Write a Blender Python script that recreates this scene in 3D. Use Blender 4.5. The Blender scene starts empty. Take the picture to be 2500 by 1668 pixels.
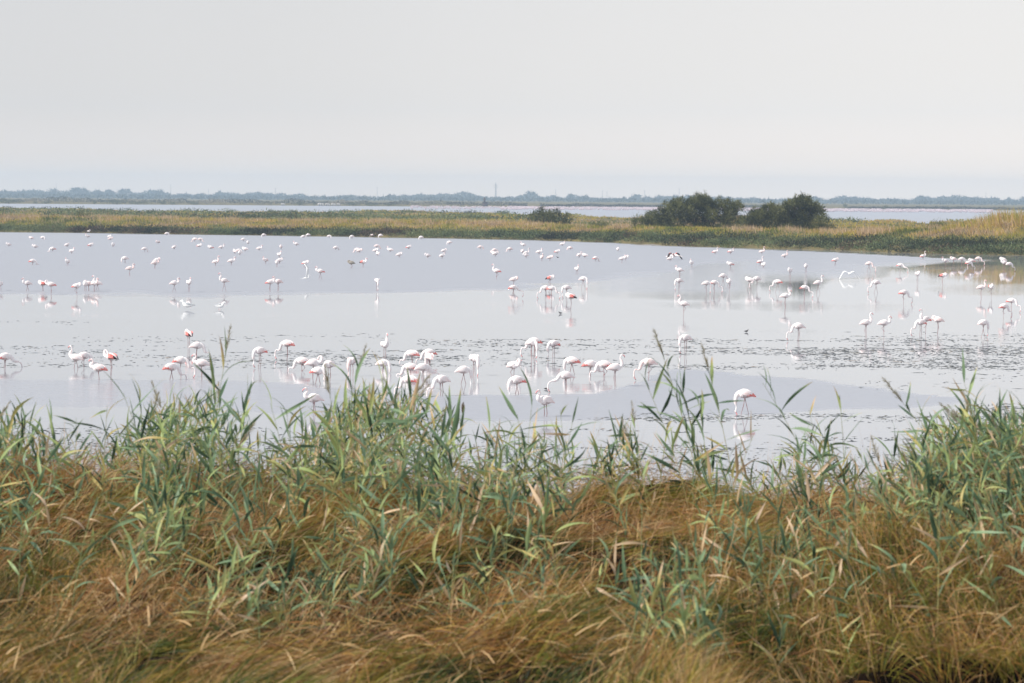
import bpy, math, random
import numpy as np
from mathutils import Vector, Matrix, Euler

random.seed(7)
RNG = np.random.default_rng(7)
SC = bpy.context.scene
COL = SC.collection
R = math.radians

# ------------------------------------------------------------------ camera
CAM_H = 7.5
F_PX = 6000.0            # focal length in pixels of the 2500 px wide picture
W_PX, H_PX = 2500.0, 1668.0
PITCH = math.atan((834 - 480.5) / F_PX)
ROLL = math.atan(17 / 2500.0)
cam_d = bpy.data.cameras.new('camera')
cam = bpy.data.objects.new('camera', cam_d)
COL.objects.link(cam)
cam_d.sensor_width = 36.0
cam_d.lens = 36.0 * F_PX / W_PX
cam_d.clip_start = 0.1
cam_d.clip_end = 12000
CAM_ROT = (Matrix.Rotation(math.pi / 2 - PITCH, 3, 'X') @ Matrix.Rotation(ROLL, 3, 'Z'))
cam.matrix_world = Matrix.Translation((0, 0, CAM_H)) @ CAM_ROT.to_4x4()
cam_d.dof.use_dof = True
cam_d.dof.focus_distance = 118
cam_d.dof.aperture_fstop = 3.2
SC.camera = cam

# ------------------------------------------------------------------ light
SUN_EL, SUN_AZ = R(40), R(250)     # azimuth measured clockwise from +Y
wd = bpy.data.worlds.new('World')
SC.world = wd
wd.use_nodes = True
nt = wd.node_tree
nt.nodes.clear()
def N(nt, t, **k):
    n = nt.nodes.new(t)
    for a, b in k.items():
        setattr(n, a, b)
    return n
out = N(nt, 'ShaderNodeOutputWorld')
bg = N(nt, 'ShaderNodeBackground')
bg.inputs['Strength'].default_value = 0.1
sky = N(nt, 'ShaderNodeTexSky')
sky.sky_type = 'NISHITA'
sky.sun_disc = False
sky.sun_elevation = SUN_EL
sky.sun_rotation = SUN_AZ
sky.dust_density = 4.0
tc = N(nt, 'ShaderNodeTexCoord')
sep = N(nt, 'ShaderNodeSeparateXYZ')
ramp = N(nt, 'ShaderNodeValToRGB')
els = ramp.color_ramp.elements
els[0].position = 0.0; els[0].color = (.99, .86, .75, 1)
els[1].position = 1.0; els[1].color = (.55, .58, .63, 1)
e = els.new(0.016); e.color = (.85, .77, .70, 1)
e = els.new(0.035); e.color = (.735, .715, .70, 1)
e = els.new(0.09); e.color = (.69, .682, .682, 1)
e = els.new(0.15); e.color = (.52, .545, .62, 1)
e = els.new(0.33); e.color = (.52, .555, .64, 1)
e = els.new(0.6); e.color = (.56, .59, .65, 1)
# the cloud layer is a little thinner (warmer, brighter) towards +X
mul = N(nt, 'ShaderNodeVectorMath', operation='MULTIPLY')
side = N(nt, 'ShaderNodeMapRange')
side.inputs[1].default_value = -0.25; side.inputs[2].default_value = 0.25
scol = N(nt, 'ShaderNodeMix', data_type='RGBA')
scol.inputs[6].default_value = (.78, .785, .79, 1)
scol.inputs[7].default_value = (1.035, 1.02, .995, 1)
cl = N(nt, 'ShaderNodeTexNoise')
cl.inputs['Scale'].default_value = 3.0
cl.inputs['Detail'].default_value = 3
clm = N(nt, 'ShaderNodeMapRange')
clm.inputs[3].default_value = 9.3; clm.inputs[4].default_value = 10.6
clv = N(nt, 'ShaderNodeVectorMath', operation='SCALE')
mix = N(nt, 'ShaderNodeMix', data_type='RGBA')
mix.inputs[0].default_value = 0.9
L = nt.links.new
L(tc.outputs['Generated'], sep.inputs[0])
L(tc.outputs['Generated'], cl.inputs['Vector'])
L(sep.outputs['Z'], ramp.inputs[0])
L(sep.outputs['X'], side.inputs[0])
L(side.outputs[0], scol.inputs[0])
L(ramp.outputs[0], mul.inputs[0])
L(scol.outputs[2], mul.inputs[1])
L(mul.outputs[0], clv.inputs[0])
L(cl.outputs['Fac'], clm.inputs[0])
L(clm.outputs[0], clv.inputs['Scale'])
L(sky.outputs[0], mix.inputs[6])
L(clv.outputs[0], mix.inputs[7])
L(mix.outputs[2], bg.inputs['Color'])
L(bg.outputs[0], out.inputs[0])

sd = bpy.data.lights.new('sun', 'SUN')
sd.energy = 3.6
sd.angle = R(10)
sd.color = (1.0, .96, .9)
so = bpy.data.objects.new('sun', sd)
COL.objects.link(so)
sdir = Vector((math.sin(SUN_AZ) * math.cos(SUN_EL), math.cos(SUN_AZ) * math.cos(SUN_EL), math.sin(SUN_EL)))
so.rotation_euler = sdir.to_track_quat('Z', 'Y').to_euler()
SC.view_settings.view_transform = 'Standard'
SC.view_settings.look = 'None'
SC.view_settings.gamma = 1
SC.view_settings.exposure = 0.42
SC.cycles.max_bounces = 7
SC.cycles.volume_bounces = 3
SC.cycles.transparent_max_bounces = 8

# ------------------------------------------------------------------ helpers
def yh(u):
    return 472 + 17 * u / 2500.0

def ray(u, v):
    d = Vector(((u - W_PX / 2) / F_PX, -(v - H_PX / 2) / F_PX, -1))
    return CAM_ROT @ d

def P(u, v, z=0.0):
    """the place on the level z that is seen at (u, v)"""
    d = ray(u, v)
    t = (z - CAM_H) / d.z
    return Vector((d.x * t, d.y * t, z))

def PY(u, v, Y):
    d = ray(u, v)
    t = Y / d.y
    return Vector((d.x * t, Y, CAM_H + d.z * t))

def XU(u, Y):
    return (u - 1250) / F_PX * Y

def vn2(x, y, seed=0):
    xi = np.floor(x).astype(np.int64); yi = np.floor(y).astype(np.int64)
    xf = x - xi; yf = y - yi
    def h(a, b):
        n = (a * 374761393 + b * 668265263 + seed * 974634777) & 0xffffffff
        n = ((n ^ (n >> 13)) * 1274126177) & 0xffffffff
        n = n ^ (n >> 16)
        return (n & 0xffff) / 65535.0
    sx = xf * xf * (3 - 2 * xf); sy = yf * yf * (3 - 2 * yf)
    a = h(xi, yi) * (1 - sx) + h(xi + 1, yi) * sx
    b = h(xi, yi + 1) * (1 - sx) + h(xi + 1, yi + 1) * sx
    return a * (1 - sy) + b * sy

def fbm(x, y, oct=4, seed=0):
    x = np.asarray(x, float); y = np.asarray(y, float)
    s = 0; a = .5; t = 0
    for i in range(oct):
        s = s + a * vn2(x, y, seed + i); t += a
        x = x * 2.03 + 11.3; y = y * 2.03 + 5.7; a *= .5
    return s / t

def mesh_np(name, verts, quads=None, tris=None, attrs=None, mat=None, smooth=False, mats=None, midx=None):
    me = bpy.data.meshes.new(name)
    verts = np.asarray(verts, np.float32)
    me.vertices.add(len(verts))
    me.vertices.foreach_set('co', verts.ravel())
    loops = []; starts = []; totals = []; n = 0
    if quads is not None and len(quads):
        q = np.asarray(quads, np.int32)
        loops.append(q.ravel()); starts.append(np.arange(len(q)) * 4 + n); totals.append(np.full(len(q), 4)); n += q.size
    if tris is not None and len(tris):
        q = np.asarray(tris, np.int32)
        loops.append(q.ravel()); starts.append(np.arange(len(q)) * 3 + n); totals.append(np.full(len(q), 3)); n += q.size
    lo = np.concatenate(loops); st = np.concatenate(starts); to = np.concatenate(totals)
    me.loops.add(len(lo)); me.loops.foreach_set('vertex_index', lo.astype(np.int32))
    me.polygons.add(len(st)); me.polygons.foreach_set('loop_start', st.astype(np.int32))
    me.polygons.foreach_set('loop_total', to.astype(np.int32))
    if smooth:
        me.polygons.foreach_set('use_smooth', np.ones(len(st), bool))
    if attrs:
        for k, a in attrs.items():
            at = me.attributes.new(k, 'FLOAT', 'POINT')
            at.data.foreach_set('value', np.asarray(a, np.float32))
    if mat: me.materials.append(mat)
    if mats:
        for m in mats: me.materials.append(m)
    if midx is not None:
        me.polygons.foreach_set('material_index', np.asarray(midx, np.int32))
    me.update(calc_edges=True)
    return me

def tag(o, label=None, cat=None, group=None, kind=None):
    if label: o['label'] = label
    if cat: o['category'] = cat
    if group: o['group'] = group
    if kind: o['kind'] = kind
    return o

def obj(name, me, parent=None, loc=None, rot=None, scale=None):
    o = bpy.data.objects.new(name, me)
    COL.objects.link(o)
    if parent: o.parent = parent
    if loc is not None: o.location = loc
    if rot is not None: o.rotation_euler = rot
    if scale is not None: o.scale = scale if hasattr(scale, '__len__') else (scale,) * 3
    return o

# ------------------------------------------------------------------ materials
def mat_simple(name, color, rough=.6, spec=.3, noise=None, ns=5.0, bump=0):
    m = bpy.data.materials.new(name); m.use_nodes = True
    nt = m.node_tree; b = nt.nodes['Principled BSDF']
    b.inputs['Roughness'].default_value = rough
    b.inputs['Specular IOR Level'].default_value = spec
    b.inputs['Base Color'].default_value = (*color, 1)
    if noise:
        t = N(nt, 'ShaderNodeTexCoord'); n = N(nt, 'ShaderNodeTexNoise')
        n.inputs['Scale'].default_value = ns; n.inputs['Detail'].default_value = 5
        r = N(nt, 'ShaderNodeValToRGB')
        r.color_ramp.elements[0].position = .35; r.color_ramp.elements[1].position = .68
        r.color_ramp.elements[0].color = (*color, 1); r.color_ramp.elements[1].color = (*noise, 1)
        nt.links.new(t.outputs['Object'], n.inputs['Vector'])
        nt.links.new(n.outputs['Fac'], r.inputs[0]); nt.links.new(r.outputs[0], b.inputs['Base Color'])
        if bump:
            bp = N(nt, 'ShaderNodeBump'); bp.inputs['Strength'].default_value = bump
            nt.links.new(n.outputs['Fac'], bp.inputs['Height']); nt.links.new(bp.outputs[0], b.inputs['Normal'])
    return m

def mat_leaf(name, stops, transl=.35, rough=.5, spec=.25, jitter=0.0):
    """colour from the per-blade attribute 'tint' through a ramp"""
    m = bpy.data.materials.new(name); m.use_nodes = True
    nt = m.node_tree; b = nt.nodes['Principled BSDF']; o = nt.nodes['Material Output']
    b.inputs['Roughness'].default_value = rough
    b.inputs['Specular IOR Level'].default_value = spec
    a = N(nt, 'ShaderNodeAttribute'); a.attribute_name = 'tint'
    r = N(nt, 'ShaderNodeValToRGB')
    while len(r.color_ramp.elements) > 1: r.color_ramp.elements.remove(r.color_ramp.elements[0])
    r.color_ramp.elements[0].position = stops[0][0]; r.color_ramp.elements[0].color = (*stops[0][1], 1)
    for p, c in stops[1:]:
        e = r.color_ramp.elements.new(p); e.color = (*c, 1)
    src = a.outputs['Fac']
    if jitter:
        oi = N(nt, 'ShaderNodeObjectInfo')
        ma = N(nt, 'ShaderNodeMath', operation='MULTIPLY_ADD')
        ma.inputs[1].default_value = jitter
        nt.links.new(oi.outputs['Random'], ma.inputs[0]); nt.links.new(a.outputs['Fac'], ma.inputs[2])
        src = ma.outputs[0]
    nt.links.new(src, r.inputs[0])
    nt.links.new(r.outputs[0], b.inputs['Base Color'])
    if transl:
        t = N(nt, 'ShaderNodeBsdfTranslucent'); mx = N(nt, 'ShaderNodeMixShader')
        mx.inputs[0].default_value = transl
        nt.links.new(r.outputs[0], t.inputs['Color'])
        nt.links.new(b.outputs[0], mx.inputs[1]); nt.links.new(t.outputs[0], mx.inputs[2])
        nt.links.new(mx.outputs[0], o.inputs['Surface'])
    return m

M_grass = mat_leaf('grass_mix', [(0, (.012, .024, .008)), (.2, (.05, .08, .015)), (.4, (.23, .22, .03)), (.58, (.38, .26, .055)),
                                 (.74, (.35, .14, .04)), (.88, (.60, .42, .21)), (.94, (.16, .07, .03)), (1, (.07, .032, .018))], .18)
M_reed = mat_leaf('reed_leaf', [(0, (.03, .06, .04)), (.25, (.09, .155, .085)), (.5, (.25, .36, .205)), (.7, (.38, .47, .18)),
                                (.82, (.50, .41, .15)), (.92, (.62, .44, .24)), (1, (.72, .54, .39))], .3, .45)
M_stem = mat_leaf('reed_stem', [(0, (.16, .22, .10)), (.5, (.38, .36, .14)), (1, (.58, .42, .22))], .0, .5)
M_plume = mat_leaf('reed_plume', [(0, (.26, .22, .14)), (1, (.50, .46, .30))], .3, .8)
M_soil = mat_simple('dark_soil', (.004, .003, .0025), 1.0, 0, (.016, .010, .007), 2.0, .4)
M_bankgrass = mat_leaf('bank_grass', [(0, (.09, .12, .035)), (.25, (.24, .25, .045)), (.5, (.50, .40, .07)), (.7, (.50, .31, .12)),
                                      (.85, (.60, .46, .31)), (1, (.28, .18, .11))], .3)
M_salt = mat_leaf('saltbush', [(0, (.02, .022, .014)), (.35, (.065, .085, .04)), (.6, (.12, .165, .075)), (.8, (.20, .23, .09)), (1, (.13, .07, .05))], .15)
M_tam = mat_leaf('tamarisk_leaf', [(0, (.026, .032, .014)), (.5, (.088, .10, .036)), (1, (.20, .20, .07))], .25)
M_bark = mat_simple('bark', (.07, .05, .035), .9, .1, (.12, .09, .06), 6)
M_far = mat_simple('far_foliage', (.035, .05, .035), .9, .05, (.07, .08, .05), .3)
M_fartree = mat_leaf('distant_foliage', [(0, (.05, .065, .055)), (.5, (.085, .105, .095)), (1, (.12, .14, .12))], .2)
M_farshrub = mat_leaf('far_shrub_leaf', [(0, (.05, .05, .04)), (.5, (.10, .10, .07)), (1, (.27, .22, .16))], .2)
M_land = mat_simple('marsh_soil', (.10, .085, .045), .95, .1, (.22, .18, .08), .15)
M_mud = mat_simple('mud', (.20, .18, .16), .7, .4, (.32, .29, .26), 1.2)
M_weed = mat_leaf('water_weed', [(0, (.03, .034, .036)), (.6, (.08, .088, .085)), (.9, (.16, .15, .12)), (1, (.26, .19, .14))], .0, .55, .4)
M_metal = mat_simple('mast_steel', (.30, .30, .31), .6, .3)
M_concrete = mat_simple('old_wall', (.34, .32, .29), .9, .1, (.46, .43, .39), .5)
M_darkroof = mat_simple('roof_dark', (.10, .07, .06), .9, .1)
# birds
M_fwhite = mat_simple('flamingo_white', (.92, .90, .895), .75, .15, (.92, .76, .74), 5)
M_fpink = mat_simple('flamingo_pale_pink', (.90, .66, .63), .75, .15, (.90, .82, .80), 9)
M_fcoral = mat_simple('flamingo_coral', (.78, .15, .13), .75, .15, (.88, .36, .33), 14)
M_fdark = mat_simple('flamingo_flight_feather', (.035, .022, .022), .7, .2)
M_fleg = mat_simple('flamingo_leg', (.40, .20, .20), .5, .3, (.22, .14, .14), 8)
M_fbelly = mat_simple('flamingo_belly_shade', (.45, .37, .36), .7, .2, (.70, .60, .58), 9)  # shade of the underside, put into the belly colour
M_fbill = mat_simple('flamingo_bill', (.86, .36, .36), .4, .4)
M_flock = mat_simple('distant_birds', (.55, .46, .49), .8, .1)
M_gull = mat_simple('gull_white', (.88, .88, .87), .7, .2)
M_gullgrey = mat_simple('gull_grey', (.46, .48, .50), .7, .2)
M_coot = mat_simple('dark_waterbird', (.05, .045, .045), .7, .2)
M_juv = mat_simple('juvenile_plumage', (.40, .37, .32), .8, .1, (.28, .25, .22), 9)

# ------------------------------------------------------------------ the water
def ip(u, pts):
    xs, ys = zip(*pts)
    return np.interp(u, xs, ys)

SHORE = [(-2500, 545), (0, 566), (250, 569), (500, 573), (750, 576), (1000, 580), (1300, 586), (1500, 592.5), (1600, 599), (1700, 602), (1850, 606),
         (2000, 609), (2150, 615), (2300, 620), (2500, 623), (3200, 640), (5000, 660)]
def shoreZ(u):
    return CAM_H * F_PX / (ip(u, SHORE) - yh(np.asarray(u, float)))

uu = np.arange(-2600, 5200, 25.0)
dv = np.concatenate([[5.5, 7, 9, 12, 16, 20], np.arange(24, 330, 2.5), np.arange(332, 720, 4.0), [760, 850, 1000, 1300, 1700]])
U, D = np.meshgrid(uu, dv)
Zw = CAM_H * F_PX / D
Xw = (U - 1250) / F_PX * Zw
V = yh(U) + D
nz = (fbm(U / 160, V / 9, 4, 3) - .5)
b1 = ip(U, [(-2600, 735), (0, 729), (500, 726), (900, 722), (1100, 713), (1400, 700), (1600, 684), (1720, 660), (1900, 652), (2100, 655), (2250, 648), (2400, 637), (2500, 630), (5200, 640)])
far_r = np.clip((b1 + nz * 26 - V) / ip(U, [(1300, 11), (1550, 30), (1900, 26), (2200, 12)]) , 0, 1)
sh = ip(U, SHORE)
calm = np.clip((U - 1750) / 600, 0, 1.5) * 11
far_r *= np.clip((V - sh - calm + nz * 3) / 2.0, 0, 1)
far_r = np.where(V < sh - 6, .9, far_r)
t1 = ip(U, [(-2600, 925), (500, 925), (900, 950), (1000, 966), (1450, 964), (1560, 936), (1640, 902), (1900, 920), (2200, 955), (2380, 978), (2450, 990), (5200, 990)])
t2 = ip(U, [(-2600, 966), (500, 1000), (1000, 1038), (1500, 1028), (1900, 1012), (2200, 1000), (2380, 984), (2450, 990), (5200, 990)])
near_r = np.clip((V - t1 + nz * 10) / 3, 0, 1) * np.clip((t2 + nz * 14 - V) / 7, 0, 1)
near_r *= ip(U, [(-2600, .35), (500, .4), (1000, .9), (5200, 1)])
veil = .40 * np.clip((1845 - U) / 40, 0, 1) * np.clip((U - 1400) / 90, 0, 1) * np.clip((V - 610) / 20, 0, 1) * np.clip((735 - V) / 30, 0, 1)
veil = np.maximum(veil, .7 * np.clip((2170 - U) / 90, 0, 1) * np.clip((U - 1780) / 60, 0, 1) * np.clip((688 + nz * 22 - V) / 26, 0, 1) * np.clip((V - sh - calm) / 3, 0, 1))
rip = np.clip(np.maximum(np.maximum(far_r, near_r), veil), 0, 1)
rip = np.maximum(rip, .0 + .10 * np.clip(fbm(U / 500, V / 22, 3, 9) - .45, 0, 1) * 3)
nr, nc = U.shape
idx = np.arange(nr * nc).reshape(nr, nc)
q = np.stack([idx[1:, :-1], idx[1:, 1:], idx[:-1, 1:], idx[:-1, :-1]], -1).reshape(-1, 4)
vv = np.stack([Xw, Zw, np.zeros_like(Xw)], -1).reshape(-1, 3)
m = bpy.data.materials.new('lagoon_water'); m.use_nodes = True
nt = m.node_tree; b = nt.nodes['Principled BSDF']
b.inputs['Base Color'].default_value = (.35, .36, .39, 1)
b.inputs['IOR'].default_value = 1.333
at = N(nt, 'ShaderNodeAttribute'); at.attribute_name = 'ripple'
rr = N(nt, 'ShaderNodeMapRange'); rr.inputs[3].default_value = .012; rr.inputs[4].default_value = .40
nt.links.new(at.outputs['Fac'], rr.inputs[0]); nt.links.new(rr.outputs[0], b.inputs['Roughness'])
tcw = N(nt, 'ShaderNodeTexCoord')
mp = N(nt, 'ShaderNodeMapping'); mp.inputs['Scale'].default_value = (.8, 2.0, 1)
n1 = N(nt, 'ShaderNodeTexNoise'); n1.inputs['Scale'].default_value = 1.4; n1.inputs['Detail'].default_value = 4
nt.links.new(tcw.outputs['Object'], mp.inputs[0]); nt.links.new(mp.outputs[0], n1.inputs['Vector'])
bs = N(nt, 'ShaderNodeMapRange'); bs.inputs[3].default_value = .006; bs.inputs[4].default_value = .32
nt.links.new(at.outputs['Fac'], bs.inputs[0])
bp = N(nt, 'ShaderNodeBump'); bp.inputs['Distance'].default_value = .25
nt.links.new(bs.outputs[0], bp.inputs['Strength']); nt.links.new(n1.outputs['Fac'], bp.inputs['Height'])
nt.links.new(bp.outputs[0], b.inputs['Normal'])
M_water = m
w = obj('water', mesh_np('water', vv, q, attrs={'ripple': rip.ravel()}, mat=m, smooth=True))
tag(w, kind='structure')

# ------------------------------------------------------------------ far land: the long bank across the lagoon
def land_h(u, s, wob):
    """height of the bank, s metres behind the shoreline"""
    base = ip(s, [(-6, -.5), (0, .02), (1.2, .30), (6, .75), (12, 1.2), (24, 2.35), (34, 2.3), (70, 1.5), (140, 1.3), (600, .9), (900, .8)])
    mound = ip(u, [(-2500, .3), (0, .35), (400, .15), (900, .1), (1200, 0), (1500, -.2), (2100, -.3), (2230, .2), (2350, .8), (2450, 1.5), (5000, 1.7)])
    back = np.clip((s - 14) / 12, 0, 1) * np.clip((260 - s) / 200, 0, 1)
    return base + mound * back + (wob - .5) * 1.0 * np.clip(s / 20, 0, 1)

BACK = [(-2500, 1150), (0, 1080), (600, 960), (900, 1130), (1300, 950), (1500, 880), (1700, 900), (1950, 860), (2150, 720), (2300, 760), (2500, 800), (5000, 800)]
def land_z(u, Y):
    s = Y - shoreZ(u)
    x = XU(u, Y)
    wob = fbm(x / 26, Y / 34, 3, 21)
    h = land_h(u, s, wob)
    bk = ip(u, BACK) + (fbm(u / 90., np.zeros_like(u * 1.0), 3, 5) - .5) * 280
    return h * np.clip((bk - Y) / 15, -1, 1) - .3 * (Y > bk)

lu = np.arange(-2500, 5001, 20.0)
ls = np.concatenate([[-6, -3, -1.5, 0, .6, 1.2, 2, 3, 4.5, 6, 8, 10, 12, 15, 18, 21, 24, 28, 33, 40, 50, 62, 78, 100, 130, 165], np.arange(200, 900, 28.0)])
LU, LS = np.meshgrid(lu, ls)
LY = shoreZ(LU) + LS
LX = XU(LU, LY)
LZ = land_z(LU, LY)
nr, nc = LU.shape
idx = np.arange(nr * nc).reshape(nr, nc)
q = np.stack([idx[:-1, :-1], idx[:-1, 1:], idx[1:, 1:], idx[1:, :-1]], -1).reshape(-1, 4)
o = obj('far_bank', mesh_np('far_bank', np.stack([LX, LY, LZ], -1).reshape(-1, 3), q, mat=M_land, smooth=True))
tag(o, kind='structure')

def ribbons(base, direc, length, width, droop, tint, K=3, face=None, taper=1.0, gravity=1.0):
    """N blades. base (N,3), direc (N,3) unit, droop bends the blade down along its length"""
    n = len(base)
    t = np.linspace(0, 1, K + 1)
    if face is None:
        ang = RNG.uniform(0, 2 * np.pi, n)
        face = np.stack([np.cos(ang), np.sin(ang), RNG.normal(0, .3, n)], -1)
    side = np.cross(direc, face)
    side /= (np.linalg.norm(side, axis=1, keepdims=True) + 1e-6)
    V = np.zeros((n, K + 1, 2, 3), np.float32)
    for i, a in enumerate(t):
        c = base + direc * (length * a)[:, None]
        c[:, 2] -= droop * length * a * a
        wv = width * (1 - a ** 1.5 * taper) * (.55 + .45 * min(1, a * 4)) * .5
        V[:, i, 0] = c - side * wv[:, None]
        V[:, i, 1] = c + side * wv[:, None]
    o = (np.arange(n) * (K + 1) * 2)[:, None]
    k = np.arange(K)[None, :] * 2
    a0 = o + k
    Q = np.stack([a0, a0 + 1, a0 + 3, a0 + 2], -1).reshape(-1, 4)
    T = np.repeat(tint, (K + 1) * 2)
    return V.reshape(-1, 3), Q, T

def join(parts):
    vs, qs, ts = [], [], []; n = 0
    for v, q, t in parts:
        vs.append(v); qs.append(q + n); ts.append(t); n += len(v)
    return np.concatenate(vs), np.concatenate(qs), np.concatenate(ts)

def unit(a):
    return a / (np.linalg.norm(a, axis=1, keepdims=True) + 1e-9)

# salt bush fringe: rounded mounds made of small leaf faces
def fringe():
    parts = []
    nm = 3400
    u = RNG.uniform(-600, 3300, nm)
    s = RNG.uniform(0, 1, nm) ** 1.15 * ip(u, [(-600, 4), (0, 4.5), (700, 6), (1300, 9), (1700, 13), (3300, 15)]) - .3
    Y = shoreZ(u) + s
    X = XU(u, Y)
    Z = land_z(u, Y)
    rad = RNG.uniform(.5, 1.5, nm) * (.8 + .5 * fbm(X / 4, Y / 4, 2, 8))
    per = 42
    reps = np.repeat(np.arange(nm), per)
    d = unit(RNG.normal(0, 1, (nm * per, 3)))
    d[:, 2] = np.abs(d[:, 2])
    base = np.stack([X, Y, Z], -1)[reps] + d * (rad[reps] * RNG.uniform(.6, 1.05, nm * per))[:, None] * np.array([1.25, 1, .8])
    tn = fbm(X / 9, Y / 5, 3, 31)
    tint = np.clip(tn[reps] * 1.7 - .48 + RNG.normal(0, .2, nm)[reps] + RNG.normal(0, .14, nm * per), 0, 1)
    red = (fbm(X / 12, Y / 6, 2, 77) > .68)[reps] & (RNG.random(nm * per) < .5)
    tint = np.where(red, .98, np.minimum(tint, .85))
    dirs = unit(d + RNG.normal(0, .5, d.shape) + np.array([0, 0, .5]))
    return ribbons(base, dirs, RNG.uniform(.22, .5, nm * per), RNG.uniform(.12, .24, nm * per), np.full(nm * per, .1), tint, 1)
def back_shrubs():
    nm = 2600; per = 22
    u = RNG.uniform(-500, 2100, nm); s = RNG.uniform(90, 560, nm)
    Y = shoreZ(u) + s; X = XU(u, Y); Z = land_z(u, Y)
    k = (Z > .3) & (fbm(X / 30, Y / 60, 3, 140) > ip(u, [(-500, .42), (900, .45), (1300, .6), (2100, .62)]))
    u, Y, X, Z = u[k], Y[k], X[k], Z[k]; nm = len(u)
    rad = RNG.uniform(.7, 1.7, nm)
    reps = np.repeat(np.arange(nm), per); n = len(reps)
    d = unit(RNG.normal(0, 1, (n, 3))); d[:, 2] = np.abs(d[:, 2])
    base = np.stack([X, Y, Z], -1)[reps] + d * (rad[reps] * RNG.uniform(.5, 1.05, n))[:, None] * np.array([1.7, 1, .85])
    tint = np.clip(fbm(X / 20, Y / 40, 2, 141)[reps] * 1.2 - .1 + RNG.normal(0, .14, n), 0, .85)
    return ribbons(base, unit(d + RNG.normal(0, .5, d.shape)), RNG.uniform(.4, .8, n), RNG.uniform(.3, .6, n), np.zeros(n), tint, 1)
v, q, t = back_shrubs()
o = obj('marsh_shrubs', mesh_np('marsh_shrubs', v, q, attrs={'tint': t}, mat=M_salt))
tag(o, 'low dark green shrubs on the plateau behind the golden crest', 'shrubs', kind='stuff')
v, q, t = fringe()
o = obj('salt_bush_fringe', mesh_np('salt_bush_fringe', v, q, attrs={'tint': t}, mat=M_salt))
tag(o, 'grey green salt bushes crowded along the far waterline', 'shrubs', kind='stuff')

def bank_grass():
    parts = []
    # front slope: dense upright grass
    n = 105000
    u = RNG.uniform(-500, 3100, n)
    s0 = ip(u, [(-600, 3.2), (0, 3.5), (700, 5), (1300, 8), (1700, 12), (3300, 14)])
    s = s0 + RNG.uniform(0, 1, n) * 36
    Y = shoreZ(u) + s; X = XU(u, Y); Z = land_z(u, Y) - .05
    big = fbm(X / 22, Y / 9, 3, 41); fine = fbm(X / 3.0, Y / 4, 3, 42)
    tint = .5 + (big - .5) * 1.5 + (fine - .5) * 1.3 + RNG.normal(0, .10, n)
    tint -= .30 * np.clip(1 - (s - s0) / 6, 0, 1)
    crest = np.clip((s - s0 - 10) / 6, 0, 1)
    tint = tint + crest * .12 * (fbm(X / 14, Y / 30, 2, 44) > .5)
    tint -= .10 * np.clip((u - 1600) / 500, 0, 1)
    tint = np.clip(tint, .02, .97)
    d = unit(np.stack([RNG.normal(-.12, .22, n), RNG.normal(0, .22, n), np.ones(n)], -1))
    ln = RNG.uniform(.35, .95, n) * (.35 + 1.3 * fbm(X / 2.4, Y / 3, 2, 47))
    parts.append(ribbons(np.stack([X, Y, Z], -1), d, ln, RNG.uniform(.06, .15, n), RNG.uniform(.05, .35, n), tint, 2))
    # plateau
    n = 60000
    u = RNG.uniform(-500, 3100, n)
    s = 34 + RNG.uniform(0, 1, n) ** 1.3 * 680
    Y = shoreZ(u) + s; X = XU(u, Y); Z = land_z(u, Y)
    k = Z > .25
    u, s, Y, X, Z = u[k], s[k], Y[k], X[k], Z[k]; n = len(u)
    big = fbm(X / 40, Y / 70, 3, 51); fine = fbm(X / 9, Y / 22, 2, 52)
    tint = .55 + (big - .5) * 1.1 + (fine - .5) * .7 + RNG.normal(0, .06, n)
    tint = np.clip(np.where(fine > .62, .12 + RNG.normal(0, .05, n), tint), .02, .95)
    sc = 1 + s / 300
    parts.append(ribbons(np.stack([X, Y, Z - .1], -1), unit(np.stack([RNG.normal(-.1, .25, n), RNG.normal(0, .2, n), np.ones(n)], -1)),
                         RNG.uniform(.45, 1.05, n) * (.8 + .3 * fine), RNG.uniform(.14, .36, n) * sc, RNG.uniform(.05, .3, n), tint, 1, face=np.tile([[0.05, 1, 0]], (n, 1))))
    # tall dry reeds on the mound at the right
    n = 16000
    u = 2290 + RNG.random(n) ** .7 * 800
    s = 22 + RNG.uniform(0, 60, n)
    Y = shoreZ(u) + s; X = XU(u, Y); Z = land_z(u, Y)
    ln = RNG.uniform(.9, 2.3, n) * ip(u, [(2290, .5), (2380, 1.0), (2450, 1.5), (3100, 1.5)])
    tint = np.clip(.66 + RNG.normal(0, .12, n) - .3 * (fbm(X / 5, Y / 5, 2, 61) < .42), 0, .9)
    parts.append(ribbons(np.stack([X, Y, Z], -1), unit(np.stack([RNG.normal(-.2, .12, n), RNG.normal(0, .12, n), np.ones(n)], -1)),
                         ln, RNG.uniform(.06, .14, n), RNG.uniform(.02, .25, n), tint, 2))
    # pale tall tufts along the crest
    n = 6500
    c = RNG.uniform(-400, 2300, 60); cu = np.repeat(c, n // 60 + 1)[:n] + RNG.normal(0, 14, n)
    s = 24 + RNG.normal(0, 4, n)
    Y = shoreZ(cu) + s; X = XU(cu, Y); Z = land_z(cu, Y)
    parts.append(ribbons(np.stack([X, Y, Z], -1), unit(np.stack([RNG.normal(-.15, .15, n), RNG.normal(0, .15, n), np.ones(n)], -1)),
                         RNG.uniform(.8, 1.5, n), RNG.uniform(.05, .10, n), RNG.uniform(.02, .3, n), np.clip(RNG.normal(.82, .06, n), 0, .9), 2))
    return join(parts)
v, q, t = bank_grass()
o = obj('bank_grass', mesh_np('bank_grass', v, q, attrs={'tint': t}, mat=M_bankgrass))
tag(o, 'golden and green marsh grass covering the far bank', 'grass', kind='stuff')

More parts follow.
